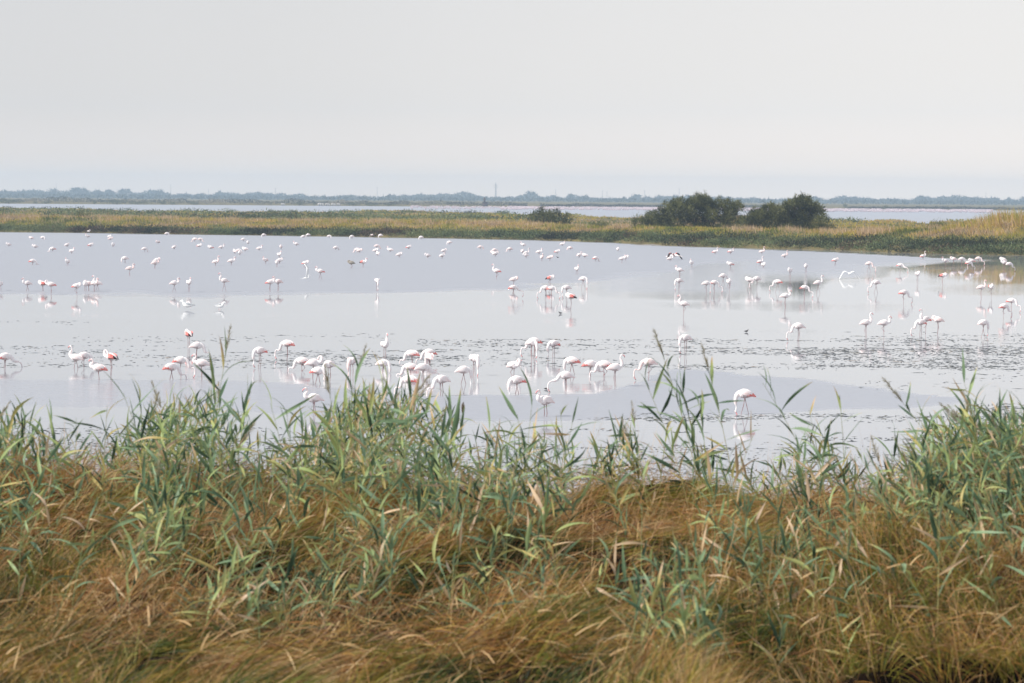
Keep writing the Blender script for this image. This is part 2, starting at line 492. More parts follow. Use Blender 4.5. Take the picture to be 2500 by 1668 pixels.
# ------------------------------------------------------------------ bushes on the far bank
def leaf_cloud(lobes, n, size, tintbase, flat=.9, up=.6):
    """lobes: (cx,cy,cz,rx,ry,rz)"""
    L = np.array(lobes)
    vol = L[:, 3] * L[:, 5]
    pick = RNG.choice(len(L), n, p=vol / vol.sum())
    d = unit(RNG.normal(0, 1, (n, 3)))
    r = RNG.uniform(.25, 1.0, n) ** .5 * (1 + .24 * RNG.normal(0, 1, n))
    c = L[pick, :3] + d * L[pick, 3:] * r[:, None]
    keep = c[:, 2] > .02
    c, d, pick = c[keep], d[keep], pick[keep]; n = len(c)
    clump = fbm(c[:, 0] * .9 + c[:, 2] * .7, c[:, 1] * .9 + c[:, 2] * 1.1, 3, 91)
    tint = np.clip(tintbase + (clump - .5) * 1.7 + RNG.normal(0, .14, n), 0, 1)
    dirs = unit(d * .8 + RNG.normal(0, .45, (n, 3)) + np.array([-.1, 0, up]))
    return ribbons(c, dirs, RNG.uniform(.7, 1.4, n) * size, RNG.uniform(.25, .5, n) * size, RNG.uniform(-.1, .3, n), tint, 1)

def tube(path, rad, sides=6, cap=True):
    path = [Vector(p) for p in path]
    vs = []; n = len(path)
    up = Vector((0, 0, 1))
    for i, p in enumerate(path):
        t = (path[min(i + 1, n - 1)] - path[max(i - 1, 0)]).normalized()
        a = t.cross(Vector((0, 1, 0)) if abs(t.y) < .9 else Vector((1, 0, 0))).normalized()
        b = t.cross(a)
        for k in range(sides):
            an = 2 * math.pi * k / sides
            vs.append(p + (a * math.cos(an) + b * math.sin(an)) * rad[i])
    q = [(i * sides + k, i * sides + (k + 1) % sides, (i + 1) * sides + (k + 1) % sides, (i + 1) * sides + k) for i in range(n - 1) for k in range(sides)]
    return np.array([tuple(v) for v in vs], np.float32), np.array(q)

def jt(parts):
    vs, qs = [], []; n = 0
    for v, q in parts:
        vs.append(v); qs.append(q + n); n += len(v)
    return np.concatenate(vs), np.concatenate(qs)

def bush(name, u0, u1, vbase, vtop_pts, label, n=9000, leaf=.45, tint=.45, cat='bush'):
    um = (u0 + u1) / 2
    # distance: where the ground is seen at vbase
    Ys = np.linspace(shoreZ(um) + 2, shoreZ(um) + 60, 200)
    zz = land_z(np.full(200, um), Ys)
    vp = yh(um) + (CAM_H - zz) * F_PX / Ys
    Y = float(Ys[np.argmin(np.abs(vp - vbase))])
    z0 = float(land_z(np.array([um]), np.array([Y]))[0])
    cx = XU(um, Y)
    ppm = F_PX / Y
    root = obj(name, None, loc=(cx, Y, z0 - .1))
    tag(root, label, cat, 'bushes on the far bank')
    lobes = []
    us = np.arange(u0 + 8, u1 - 4, 13)
    for u in us:
        top = np.interp(u, [p[0] for p in vtop_pts], [p[1] for p in vtop_pts])
        H = max(.7, (vbase - top) / ppm)
        x = (u - um) / ppm
        wid = 1.1
        for k in range(max(2, int(H / 1.1))):
            zc = (k + .55) / max(2, int(H / 1.1)) * H
            r = RNG.uniform(.8, 1.3) * wid
            zc = min(zc, H - r * .75)
            zc = max(zc, .35)
            if k == 0: zc = .45; r = max(r, 1.05)
            lobes.append((x + RNG.normal(0, .5), RNG.normal(0, 1.1), zc, r, r * 1.2, r * RNG.uniform(.6, .95)))
        if RNG.random() < .8:   # a spiky shoot above the crown
            lobes.append((x + RNG.normal(0, .3), RNG.normal(0, .6), H - .25, .32, .32, RNG.uniform(.45, .8)))
    v, q, t = leaf_cloud(lobes, n, leaf, tint)
    obj('crown', mesh_np('crown', v, q, attrs={'tint': t}, mat=M_tam), root)
    tr = []
    W = (u1 - u0) / ppm
    for k in range(7):
        x0 = RNG.uniform(-.25, .25) * W; x1 = x0 * 1.7 + RNG.normal(0, .4)
        hh = (vbase - np.interp(um + x1 * ppm, [p[0] for p in vtop_pts], [p[1] for p in vtop_pts])) / ppm * .8
        v, q = tube([(x0, 0, -.2), ((x0 + x1) / 2 + .2, RNG.normal(0, .3), hh * .45), (x1, RNG.normal(0, .6), hh)], [.14, .09, .03], 5)
        obj('trunk', mesh_np('trunk', v, q, mat=M_bark, smooth=True), root)
    return root

bush('tamarisk_bush', 1567, 1812, 562, [(1562, 556), (1570, 534), (1590, 518), (1612, 508), (1622, 492), (1645, 488), (1660, 484), (1680, 486), (1692, 474),
      (1700, 482), (1708, 474), (1725, 476), (1740, 490), (1755, 480), (1765, 486), (1775, 492), (1790, 486), (1800, 494), (1812, 512), (1818, 535)],
     'widest dark green tamarisk bush standing in the yellow grass of the far bank', 32000, .46, .58)
bush('tamarisk_bush', 1806, 2012, 562, [(1800, 556), (1812, 530), (1835, 508), (1850, 512), (1862, 500), (1880, 498), (1900, 502), (1915, 484), (1935, 482), (1950, 476), (1960, 478),
      (1966, 472), (1974, 486), (1984, 498), (1992, 512), (2004, 500), (2012, 520), (2018, 545)],
     'dark green tamarisk bush with a raised right shoulder, right of the widest bush', 27000, .46, .58)
bush('tamarisk_bush', 1290, 1388, 545, [(1288, 522), (1300, 518), (1312, 504), (1325, 500), (1340, 512), (1352, 508), (1366, 504), (1376, 514), (1386, 532)],
     'small round dark bush standing alone on the far bank left of the big tamarisks', 5200, .42, .35)
for (a, b_, vb, tp, lab) in [
    (2262, 2305, 545, 528, 'low brown scrubby bush in the tan grass at the right of the far bank'),
    (2002, 2032, 552, 535, 'small green bush touching the right end of the right tamarisk'),
    (185, 200, 522, 507, 'small dark shrub on the plateau above the golden grass at far left'),
    (1445, 1492, 536, 527, 'low brown bush in yellow grass left of the widest tamarisk')]:
    bush('low_bush', a, b_, vb, [(a, (vb + tp) / 2), ((a + b_) / 2, tp), (b_, (vb + tp) / 2 + 2)], lab, 1600, .3, .6)

# a pale sand spit and a pale plank in the grass
pts = P(1637, 599)
n = 24
vs = [(0, 0, .35)]; 
for k in range(n):
    a = 2 * math.pi * k / n
    r = 1 + .2 * math.sin(3 * a) + .1 * math.sin(7 * a)
    vs.append((2.2 * r * math.cos(a), 2.6 * r * math.sin(a) * .6, .18))
for k in range(n):
    a = 2 * math.pi * k / n
    r = 1 + .25 * math.sin(2 * a + 1)
    vs.append((5.8 * r * math.cos(a), 4.0 * r * math.sin(a), -.05))
tris = [(0, 1 + k, 1 + (k + 1) % n) for k in range(n)]
quads = [(1 + k, 1 + n + k, 1 + n + (k + 1) % n, 1 + (k + 1) % n) for k in range(n)]
o = obj('sand_spit', mesh_np('sand_spit', vs, quads, tris, mat=M_mud, smooth=True), loc=pts)
tag(o, kind='structure')

# ------------------------------------------------------------------ far shore, 1.9 km away
def far_shore():
    Y0 = 1790.0
    us = np.arange(-2500, 5001, 12.0)
    prof = [(-14, -.3), (0, .5), (18, 1.3), (60, 1.5), (140, 1.2), (200, -.3)]
    vs = []; 
    for s, h in prof:
        Y = Y0 + s
        hh = h * ip(us, [(-2500, 1.3), (1200, 1.1), (1300, .35), (5000, .35)]) + (fbm(us / 40, us * 0 + s / 30, 3, 66) - .5) * .9 * (h > 0)
        vs.append(np.stack([XU(us, Y), np.full_like(us, Y), hh], -1))
    vs = np.stack(vs); nr, nc = vs.shape[:2]
    idx = np.arange(nr * nc).reshape(nr, nc)
    q = np.stack([idx[:-1, :-1], idx[:-1, 1:], idx[1:, 1:], idx[1:, :-1]], -1).reshape(-1, 4)
    o = obj('far_shore', mesh_np('far_shore', vs.reshape(-1, 3), q, mat=M_land, smooth=True)); tag(o, kind='structure')
    # grass and scrub cover
    n = 30000
    u = RNG.uniform(-500, 3000, n)
    s = RNG.uniform(0, 70, n); Y = Y0 + s
    nse = fbm(u / 26, u * 0 + 3, 3, 71)
    h = ip(u, [(-500, 4.2), (600, 3.6), (1280, 2.8), (1400, 1.7), (3000, 1.7)]) * (.35 + 1.2 * nse)
    gap = (fbm(u / 70, u * 0 + 8, 2, 73) < .27) & (u > 1250)
    k = ~gap
    u, Y, h, s, nse = u[k], Y[k], h[k], s[k], nse[k]; n = len(u)
    z = RNG.uniform(0, 1, n) * h
    tint = np.clip(.25 + (fbm(u / 35, Y / 50, 2, 75) - .5) * 2.2 * (u < 1250) + RNG.normal(0, .1, n) - .2 * (u > 1250), 0, 1)
    v, q, t = ribbons(np.stack([XU(u, Y), Y, z + .3], -1), unit(RNG.normal(0, 1, (n, 3)) + np.array([0, 0, 1.])),
                      RNG.uniform(.6, 1.5, n), RNG.uniform(.6, 1.3, n), np.zeros(n), tint, 1)
    o = obj('far_scrub', mesh_np('far_scrub', v, q, attrs={'tint': t}, mat=M_farshrub))
    tag(o, 'dark scrub and pale grass along the shore beyond the second lagoon', 'scrub', kind='stuff')
far_shore()

def crown_mesh(seed, W, H, n, size, mat, trunk=.12):
    rs = np.random.RandomState(seed)
    lobes = []
    for k in range(7):
        lobes.append((rs.uniform(-.32, .32) * W, rs.uniform(-.3, .3) * W, H * rs.uniform(.35, .78), W * rs.uniform(.16, .3), W * .25, H * rs.uniform(.14, .26)))
    lobes.append((0, 0, H * .3, W * .42, W * .35, H * .3))
    v, q, t = leaf_cloud(lobes, n, size, .4, up=.3)
    return mesh_np('crown', v, q, attrs={'tint': t}, mat=mat)

# shrub humps on the far shore
shrub_me = [crown_mesh(100 + k, 10, 3.4, 420, 1.0, M_tam) for k in range(4)]
hum = [(20, 58, 3.2, 'longest dark shrub mass on the far shore at the left edge'), (112, 22, 1.8, 'small dark hump of scrub just right of the left edge shrub mass, far shore'),
       (85, 14, 1.5, 'tiny dark shrub left of the small scrub hump on the far shore'),
       (285, 46, 3.0, 'left half of the broad dark shrub hump on the far shore'), (335, 52, 2.3, 'right half of the broad dark shrub hump on the far shore'),
       (395, 18, 2.4, 'dark shrub right of the broad hump, far shore'), (420, 22, 1.9, 'low dark shrub left of the rounded one, far shore'),
       (472, 22, 2.2, 'rounded dark shrub alone on the far shore'), (230, 8, 2.2, 'tiny upright shrub left of the broad dark hump'),
       (728, 22, 2.6, 'flat grey topped shrub on the far shore right of centre left'), (765, 6, 2.4, 'tiny shrub right of the grey topped one'),
       (860, 40, 2.4, 'dense dark shrub right of the pale ruined walls'), (905, 36, 2.0, 'second dark shrub right of the pale ruined walls'),
       (945, 30, 2.0, 'third dark shrub right of the pale ruined walls'), (2060, 12, 4.2, 'small upright dark shrub above the flock, right of the right tamarisk'),
       (2160, 14, 2.8, 'small flat dark shrub above the flock at right')]
for i, (u, wpx, H, lab) in enumerate(hum):
    Y = 1775.0
    r = obj('shrub', None, loc=(XU(u, Y), Y, .2), scale=(wpx / 3.08 / 10 * 1.1, .8, H / 3.0))
    tag(r, lab, 'shrub', 'dark shrubs on the far shore')
    obj('crown', shrub_me[i % 4], r)
    if i == 0: trv, trq = tube([(0, 0, -.5), (.2, 0, .8), (0, 0, 1.8)], [.25, .2, .1], 5); tme = mesh_np('trunk', trv, trq, mat=M_bark)
    obj('trunk', tme, r)

# ------------------------------------------------------------------ hazy trees on the horizon
SIL = [(-600, 466), (0, 466), (50, 467), (85, 465), (120, 469), (132, 461), (145, 467), (165, 469), (183, 460), (208, 459), (218, 471), (235, 461), (250, 467), (270, 464), (283, 472),
       (296, 463), (312, 464), (322, 472), (345, 472), (365, 467), (385, 463), (400, 468), (418, 479), (430, 477), (452, 473), (475, 479), (492, 473), (500, 476), (520, 478), (530, 470), (545, 472), (572, 472), (590, 476),
       (600, 472), (627, 471), (640, 474), (655, 474), (687, 473), (700, 479), (722, 476), (740, 478), (765, 486), (785, 481), (800, 485), (830, 482), (858, 476), (868, 486), (885, 482), (905, 487), (930, 486), (950, 477), (960, 478),
       (970, 486), (985, 476), (1000, 481), (1018, 475), (1060, 477), (1090, 474), (1100, 478), (1115, 471), (1148, 472), (1162, 480), (1180, 482), (1195, 486), (1210, 482), (1225, 486), (1240, 479), (1255, 483), (1270, 478), (1280, 475), (1290, 468),
       (1303, 469), (1312, 480), (1330, 483), (1345, 477), (1357, 479), (1372, 488), (1390, 476), (1410, 477), (1415, 482), (1425, 476), (1438, 486), (1470, 486), (1510, 488), (1522, 481), (1530, 490), (1543, 475), (1558, 475), (1562, 492), (1570, 483), (1582, 480),
       (1595, 488), (1606, 478), (1620, 481), (1640, 477), (1650, 482), (1680, 478), (1700, 484), (1752, 480), (1765, 482), (1783, 482), (1800, 486), (1815, 485), (1840, 484), (1855, 488), (1880, 488), (1900, 489), (1990, 481),
       (2005, 490), (2020, 492), (2032, 483), (2050, 479), (2085, 481), (2120, 484), (2135, 489), (2150, 487), (2165, 485), (2198, 489), (2210, 487), (2222, 491), (2235, 481), (2250, 479), (2280, 484), (2300, 483), (2325, 478), (2350, 481), (2370, 484), (2400, 484), (2418, 482),
       (2432, 486), (2445, 492), (2457, 484), (2480, 491), (2490, 488), (2500, 481), (3100, 484)]
tree_me = [crown_mesh(200 + k, 10, 10, 900, 1.1, M_fartree) for k in range(8)]
trv, trq = tube([(0, 0, -.5), (.15, 0, 2.5), (0, 0, 6)], [.35, .25, .1], 6)
ttr = mesh_np('trunk', trv, trq, mat=M_bark)
YT = 4500.0
special = {195: 'broad flat topped hazy tree, tallest at the left end of the horizon wood', 132: 'narrow hazy tree just left of the broad flat topped one on the horizon',
           300: 'round hazy tree near a mast left of centre left on the horizon', 1296: 'dome shaped hazy tree, highest of the horizon wood, left of the small bush',
           1550: 'upright block shaped hazy tree with sky gaps on both sides', 1640: 'hazy tree directly left of the widest tamarisk',
           858: 'narrow spire like hazy tree left of the middle of the horizon', 1130: 'long domed hazy crown left of the tall lattice mast',
           1398: 'flat topped hazy tree right of the dome shaped one', 1606: 'hazy tree between the block shaped one and the tamarisk', 2250: 'rounded hazy grove top left of the right end',
           2325: 'rounded hazy tree with a broad crown near the right end', 2500: 'hazy tree cut by the right picture edge', 387: 'pointed hazy tree under the second mast from the left'}
u = -480.0
rs = np.random.RandomState(5)
posn = []
for k in sorted(special): posn.append((float(k), True))
while u < 2980:
    if all(abs(u - k) > 9 for k in special): posn.append((u, False))
    u += rs.uniform(11, 17)
for i, (u, spc) in enumerate(sorted(posn)):
    Y = YT + rs.uniform(-60, 60)
    top = ip(u, SIL) + (0 if spc else rs.uniform(-1.0, 3.5))
    base = yh(u) + CAM_H * F_PX / Y
    H = max(4, (base - top) * Y / F_PX)
    wd_ = rs.uniform(15, 27) if not spc else 23
    if u in (195, 1130, 2325): wd_ = 34
    r = obj('distant_tree', None, loc=(XU(u, Y), Y, 0), rot=(0, 0, rs.uniform(0, 6.28)), scale=(wd_ / 10, wd_ / 10, H / 9.2))
    if spc: tag(r, special[int(u)], 'tree', 'hazy trees along the horizon')
    else:
        part = ['left', 'middle', 'right'][min(2, max(0, int(u / 834)))]
        tag(r, f'blue hazy tree merging into the long wood on the {part} part of the horizon', 'tree', 'hazy trees along the horizon')
    obj('crown', tree_me[i % 8], r)
    obj('trunk', ttr, r)
# low undergrowth closing the wood
n = 44000
u = RNG.uniform(-600, 3100, n); Y = np.where(RNG.random(n) < .72, RNG.uniform(4350, 4600, n), RNG.uniform(3200, 4400, n))
top = ip(u, SIL)
Hh = np.where(Y > 4340, (yh(u) + 10 - top) * .75 * (.75 + .6 * fbm(u / 11, u * 0, 3, 88)), 6.0)
z = RNG.uniform(0, 1.0, n) * Hh * .9
v, q, t = ribbons(np.stack([XU(u, Y), Y, z], -1), unit(RNG.normal(0, 1, (n, 3)) + np.array([0, 0, .6])), RNG.uniform(3, 6, n), RNG.uniform(3, 5.5, n), np.zeros(n), RNG.uniform(.2, .6, n), 1)
o = obj('distant_wood', mesh_np('distant_wood', v, q, attrs={'tint': t}, mat=M_fartree))
tag(o, 'blue hazy undergrowth of the wood along the whole horizon', 'wood', kind='stuff')
far_ground = obj('far_plain', mesh_np('far_plain', [(-3000, 1945, .9), (3000, 1945, .9), (3000, 5180, .9), (-3000, 5180, .9), (3000, 1935, -.5), (-3000, 1935, -.5)], [(0, 1, 2, 3), (5, 4, 1, 0)], mat=M_land))
tag(far_ground, kind='structure')

# masts
def mast(u, vtop, label, lattice=False, Y=4300.0):
    base = yh(u) + CAM_H * F_PX / Y
    H = (base - vtop) * Y / F_PX
    r = obj('radio_mast', None, loc=(XU(u, Y), Y, 0)); tag(r, label, 'mast', 'thin masts on the horizon')
    if not lattice:
        v, q = tube([(0, 0, 0), (0, 0, H * .6), (0, 0, H)], [.42, .36, .2], 6)
        obj('pole', mesh_np('pole', v, q, mat=M_metal), r)
        v, q = tube([(-1.6, 0, H * .93), (1.6, 0, H * .93)], [.16, .16], 5)
        obj('crossarm', mesh_np('crossarm', v, q, mat=M_metal), r)
    else:
        for sx in (-1, 1):
            for sy in (-1, 1):
                v, q = tube([(sx * 1.3, sy * 1.3, 0), (sx * .5, sy * .5, H * .7), (0.1 * sx, .1 * sy, H)], [.5, .4, .3], 5)
                obj('leg', mesh_np('leg', v, q, mat=M_metal), r)
        br = []
        for k in range(9):
            z0 = H * .8 * k / 9; z1 = H * .8 * (k + 1) / 9; w0 = 1.3 - .9 * k / 9; w1 = 1.3 - .9 * (k + 1) / 9
            for s in (-1, 1):
                br.append(tube([(-w0, s * w0, z0), (w1, s * w1, z1)], [.2, .2], 4)); br.append(tube([(w0, s * w0, z0), (-w1, s * w1, z1)], [.2, .2], 4))
        v, q = jt(br); obj('brace', mesh_np('brace', v, q, mat=M_metal), r)
        for hh in (.72, .8, .88):
            v, q = tube([(-4, 0, H * hh), (4, 0, H * hh)], [.3, .3], 5)
            obj('crossarm', mesh_np('crossarm', v, q, mat=M_metal), r)
for u, vt, lt, lab in [(137, 447, 0, 'leftmost tall thin mast above the hazy trees'), (416, 450, 0, 'thin mast above the horizon, second from the left'), (508, 462, 0, 'faint short mast, third from the left'),
                       (671, 459, 0, 'thin faint mast between the third and the tall right one, left half'), (919, 456, 0, 'thin mast left of the lattice mast'), (1208, 446, 1, 'tallest lattice mast near the middle of the horizon'),
                       (1354, 462, 0, 'thin mast right of the dome shaped hazy tree'), (1468, 465, 0, 'left one of a pair of faint masts above the hazy trees'), (1479, 468, 0, 'right one of a pair of faint masts above the hazy trees'),
                       (1571, 464, 0, 'thin mast right of the block shaped hazy tree'), (1655, 459, 0, 'thin mast at the left shoulder of the widest tamarisk'), (2402, 470, 0, 'rightmost faint mast above the hazy wood')]:
    mast(u, vt, lab, bool(lt))

# small hut with a chimney like tower on the far shore, and pale ruined walls
def box(x0, x1, y0, y1, z0, z1):
    v = np.array([(x, y, z) for z in (z0, z1) for (x, y) in ((x0, y0), (x1, y0), (x1, y1), (x0, y1))], np.float32)
    q = np.array([(0, 3, 2, 1), (4, 5, 6, 7), (0, 1, 5, 4), (1, 2, 6, 5), (2, 3, 7, 6), (3, 0, 4, 7)])
    return v, q
Y = 1770.0
r = obj('hut', None, loc=(XU(1183, Y), Y, .5)); tag(r, 'small dark hut with a square tower on the far shore near the middle', 'hut')
v, q = box(-2.2, 1.6, -1.5, 1.5, 0, 3.0); obj('wall', mesh_np('wall', v, q, mat=M_darkroof), r)
v, q = box(-1.3, 0, -.9, .9, 3.0, 6.2); obj('tower', mesh_np('tower', v, q, mat=M_darkroof), r)
v, q = box(-2.6, 2.0, -1.9, 1.9, 3.003, 3.25); obj('roof', mesh_np('roof', v, q, mat=M_bark), r)
for (a, b_, hh, lab) in [(685, 694, 1.9, 'pale ruined wall furthest left below the scrub of the far shore'), (775, 790, 2.2, 'pale ruined wall beside the dark gap on the far shore'), (793, 804, 2.0, 'second pale ruined wall right of the dark gap'),
                         (807, 818, 1.9, 'third pale ruined wall right of the dark gap'), (821, 829, 2.1, 'last pale ruined wall left of the dense dark shrub')]:
    w_ = (b_ - a) / 3.1
    parts = [box(-w_ / 2, w_ / 2, -.4, 0, 0, hh)]
    for k in range(3):
        x = -w_ / 2 + w_ * (k + .15) / 3
        parts.append(box(x, x + w_ * .2, -.9, -.42, 0, hh * .8))
    v, q = jt(parts)
    o = obj('ruined_wall', mesh_np('ruined_wall', v, q, mat=M_concrete), loc=(XU((a + b_) / 2, 1762), 1762, -.1))
    tag(o, lab, 'wall', 'pale ruined walls on the far shore')

# ------------------------------------------------------------------ floating weed
def weeds():
    regs = [  # u0,u1,v0,v1,count,threshold
        (-300, 520, 843, 900, 620, .50), (480, 1120, 852, 902, 900, .46), (170, 960, 814, 838, 130, .5), (-200, 320, 783, 794, 60, .5),
        (1020, 1700, 828, 868, 520, .46), (1080, 1600, 865, 905, 240, .5), (1600, 2700, 826, 868, 900, .45), (1950, 2700, 836, 905, 1100, .42), (1650, 2700, 885, 902, 260, .5),
        (2050, 2700, 810, 842, 300, .52), (1500, 1800, 890, 904, 45, .4), (2100, 2700, 900, 960, 180, .5),
        (-300, 700, 1045, 1290, 1500, .47), (650, 1500, 1060, 1260, 1900, .47), (1350, 2700, 1016, 1060, 1300, .45), (1300, 2700, 1050, 1250, 2600, .47), (1400, 2100, 1010, 1030, 200, .4), (2380, 2700, 980, 1080, 400, .45)]
    vs, qs, ts, vt = [], [], [], 0
    K = 6
    for (u0, u1, v0, v1, cnt, th) in regs:
        c = int(cnt * 3.6)
        u = RNG.uniform(u0, u1, c); v = RNG.uniform(v0, v1, c)
        Z = CAM_H * F_PX / (v - yh(u)); X = XU(u, Z)
        nz = fbm(X / 5.0 + 50, Z / 1.6, 3, 300) * .65 + fbm(X / 14, Z / 5, 2, 301) * .35
        edge = np.minimum(np.minimum(u - u0, u1 - u) / 260, np.minimum(v - v0, v1 - v) / ((v1 - v0) * .35))
        k = (RNG.random(c) < np.clip(.36 + (nz - th) * 4.2 - .35 * (1 - np.clip(edge, 0, 1)), .0, .9))
        X, Z = X[k], Z[k]; n = len(X)
        s = RNG.uniform(.012, .040, n) * (1 + 2.6 * (RNG.random(n) ** 6)) * np.interp(Z, [55, 120], [.75, 1.35])
        asp = RNG.uniform(1.0, 5.0, n)
        hgt = RNG.uniform(.004, .020, n)
        ang0 = RNG.normal(0, .25, n)
        cen = np.stack([X, Z, hgt], -1)
        rim = []
        for j in range(K):
            a = 2 * np.pi * j / K
            r = RNG.uniform(.55, 1.15, n) * s
            x = np.cos(a) * r * asp; y = np.sin(a) * r
            rim.append(np.stack([X + x * np.cos(ang0) - y * np.sin(ang0), Z + x * np.sin(ang0) + y * np.cos(ang0), np.full(n, -.004)], -1))
        allv = np.stack([cen] + rim, 1).reshape(-1, 3)
        base = np.arange(n)[:, None] * (K + 1) + vt
        tr = np.stack([np.stack([base[:, 0], base[:, 0] + 1 + j, base[:, 0] + 1 + (j + 1) % K], -1) for j in range(K)], 1).reshape(-1, 3)
        vs.append(allv); qs.append(tr); ts.append(np.repeat(np.clip(RNG.random(n) ** 2.2, 0, 1), K + 1)); vt += n * (K + 1)
    return mesh_np('floating_weed', np.concatenate(vs), None, np.concatenate(qs), attrs={'tint': np.concatenate(ts)}, mat=M_weed)
o = obj('floating_weed', weeds())
tag(o, 'dark flecks of weed and mud breaking the calm surface of the lagoon', 'water weed', kind='stuff')

# ------------------------------------------------------------------ birds
def catmull(pts, sub):
    P_ = [np.array(p, float) for p in pts]
    P_ = [2 * P_[0] - P_[1]] + P_ + [2 * P_[-1] - P_[-2]]
    out_ = []
    for i in range(1, len(P_) - 2):
        for k in range(sub):
            t = k / sub
            a, b, c, d = P_[i - 1], P_[i], P_[i + 1], P_[i + 2]
            out_.append(.5 * (2 * b + (c - a) * t + (2 * a - 5 * b + 4 * c - d) * t * t + (3 * b - a - 3 * c + d) * t ** 3))
    out_.append(P_[-2])
    return np.array(out_)

def loft(ctrl, sides=8, sub=2):
    """ctrl rows: x, z, y, half height, half width -> closed tapered tube"""
    c = catmull(ctrl, sub)
    pts = np.stack([c[:, 0], c[:, 2], c[:, 1]], -1)
    T = np.gradient(pts, axis=0); T = unit(T)
    vs = []
    up = np.array([0, 0, 1.]) if abs(T[0][2]) < .9 else np.array([1., 0, 0])
    prev = None
    for i in range(len(pts)):
        sd_ = np.array([0, 1., 0]) - T[i] * T[i][1]
        sd_ /= np.linalg.norm(sd_) + 1e-9
        nn = np.cross(T[i], sd_)
        for k in range(sides):
            a = 2 * math.pi * k / sides
            vs.append(pts[i] + nn * math.cos(a) * max(c[i, 3], .002) + sd_ * math.sin(a) * max(c[i, 4], .002))
    n = len(pts)
    q = [(i * sides + k, i * sides + (k + 1) % sides, (i + 1) * sides + (k + 1) % sides, (i + 1) * sides + k) for i in range(n - 1) for k in range(sides)]
    v0 = len(vs); vs.append(pts[0]); vs.append(pts[-1])
    tr = [(v0, (k + 1) % sides, k) for k in range(sides)] + [(v0 + 1, (n - 1) * sides + k, (n - 1) * sides + (k + 1) % sides) for k in range(sides)]
    return np.array(vs), q, tr, n

BODY = [(-.37, .70, 0, .012, .02), (-.31, .74, 0, .045, .06), (-.21, .785, 0, .105, .11), (-.10, .81, 0, .155, .15), (.03, .82, 0, .17, .165), (.135, .825, 0, .15, .145), (.205, .835, 0, .095, .09)]
NECKS = {
    'up': [(.265, .88), (.30, .98), (.265, 1.08), (.215, 1.18), (.225, 1.28), (.285, 1.345, 'h'), (.345, 1.33, 'b'), (.40, 1.28, 'b'), (.405, 1.22, 't')],
    'low': [(.285, .86), (.325, .93), (.29, 1.0), (.235, 1.06), (.245, 1.14), (.305, 1.17, 'h'), (.36, 1.15, 'b'), (.41, 1.10, 'b'), (.41, 1.04, 't')],
    'feed': [(.30, .76), (.345, .63), (.39, .51), (.47, .47), (.555, .49), (.62, .42), (.635, .29), (.63, .19, 'h'), (.61, .12, 'b'), (.57, .07, 'b'), (.54, .03, 't')],
    'down': [(.285, .76), (.325, .62), (.33, .48), (.30, .36), (.305, .26), (.32, .18, 'h'), (.30, .11, 'b'), (.26, .06, 'b'), (.23, .03, 't')],
    'fold': [(.28, .88), (.285, .965), (.21, 1.01), (.12, 1.0), (.05, .97), (-.01, .965, 'h'), (-.05, .94, 'b'), (-.08, .91, 'b'), (-.10, .88, 't')],
    'preen': [(.30, .84), (.36, .93), (.37, 1.03), (.31, 1.10), (.235, 1.06), (.20, .985, 'h'), (.18, .93, 'b'), (.16, .89, 'b'), (.13, .86, 't')],
    'reach': [(.29, .75), (.35, .65), (.46, .60), (.60, .57), (.70, .50), (.74, .38), (.735, .27, 'h'), (.71, .20, 'b'), (.67, .15, 'b'), (.64, .11, 't')],
}
LEGS = {  # per side: hip, hock, foot offsets
    'stand': [((-.01, .66), (-.045, .36), (.0, .0)), ((.01, .66), (-.01, .36), (.03, .0))],
    'walk': [((.0, .66), (.05, .37), (.16, -.02)), ((.0, .66), (-.07, .38), (-.16, .0))],
    'one': [((.0, .66), (-.01, .36), (.01, .0)), ((.0, .66), (-.13, .50), (-.02, .36))],
}
bird_cache = {}
def wing_mesh(side, kind):
    key = ('wing', side, kind)
    if key in bird_cache: return bird_cache[key]
    y = side
    c = [(.17, .865, y * .11, .04, .012), (.09, .87, y * .15, .09, .02), (-.04, .855, y * .165, .115, .022), (-.17, .82, y * .14, .095, .02), (-.28, .77, y * .085, .058, .016), (-.39, .71, y * .035, .02, .010)]
    v, q, t, n = loft(c, 8, 3)
    v = np.array(v)
    faces = [list(f) for f in q] + [list(f) for f in t]
    mi = []
    for f in faces:
        p = v[f].mean(0)
        edge = (p[2] - (.80 + .22 * (p[0] + .1)))      # height above the wing's mid line
        if kind == 'c': mm = 2 if (p[0] < -.06 and (edge < .0 or p[0] < -.27)) else (1 if p[0] < .03 and edge < .05 else 0)
        elif kind == 'k': mm = 3 if (p[0] < -.24 or (edge < -.03 and p[0] < .0)) else (2 if p[0] < .03 else 0)
        elif kind == 'p': mm = 1 if (p[0] < .08) else 0
        elif kind == 'j': mm = 4
        else: mm = 1 if (p[0] < -.12 and edge < .0) else 0
        if kind in 'cpw' and p[0] < -.36: mm = 2 if kind == 'c' else 1
        mi.append(mm)
    me = mesh_np('wing', v, [f for f in faces if len(f) == 4], [f for f in faces if len(f) == 3], mats=[M_fwhite, M_fpink, M_fcoral, M_fdark, M_juv], midx=mi, smooth=True)
    bird_cache[key] = me
    return me

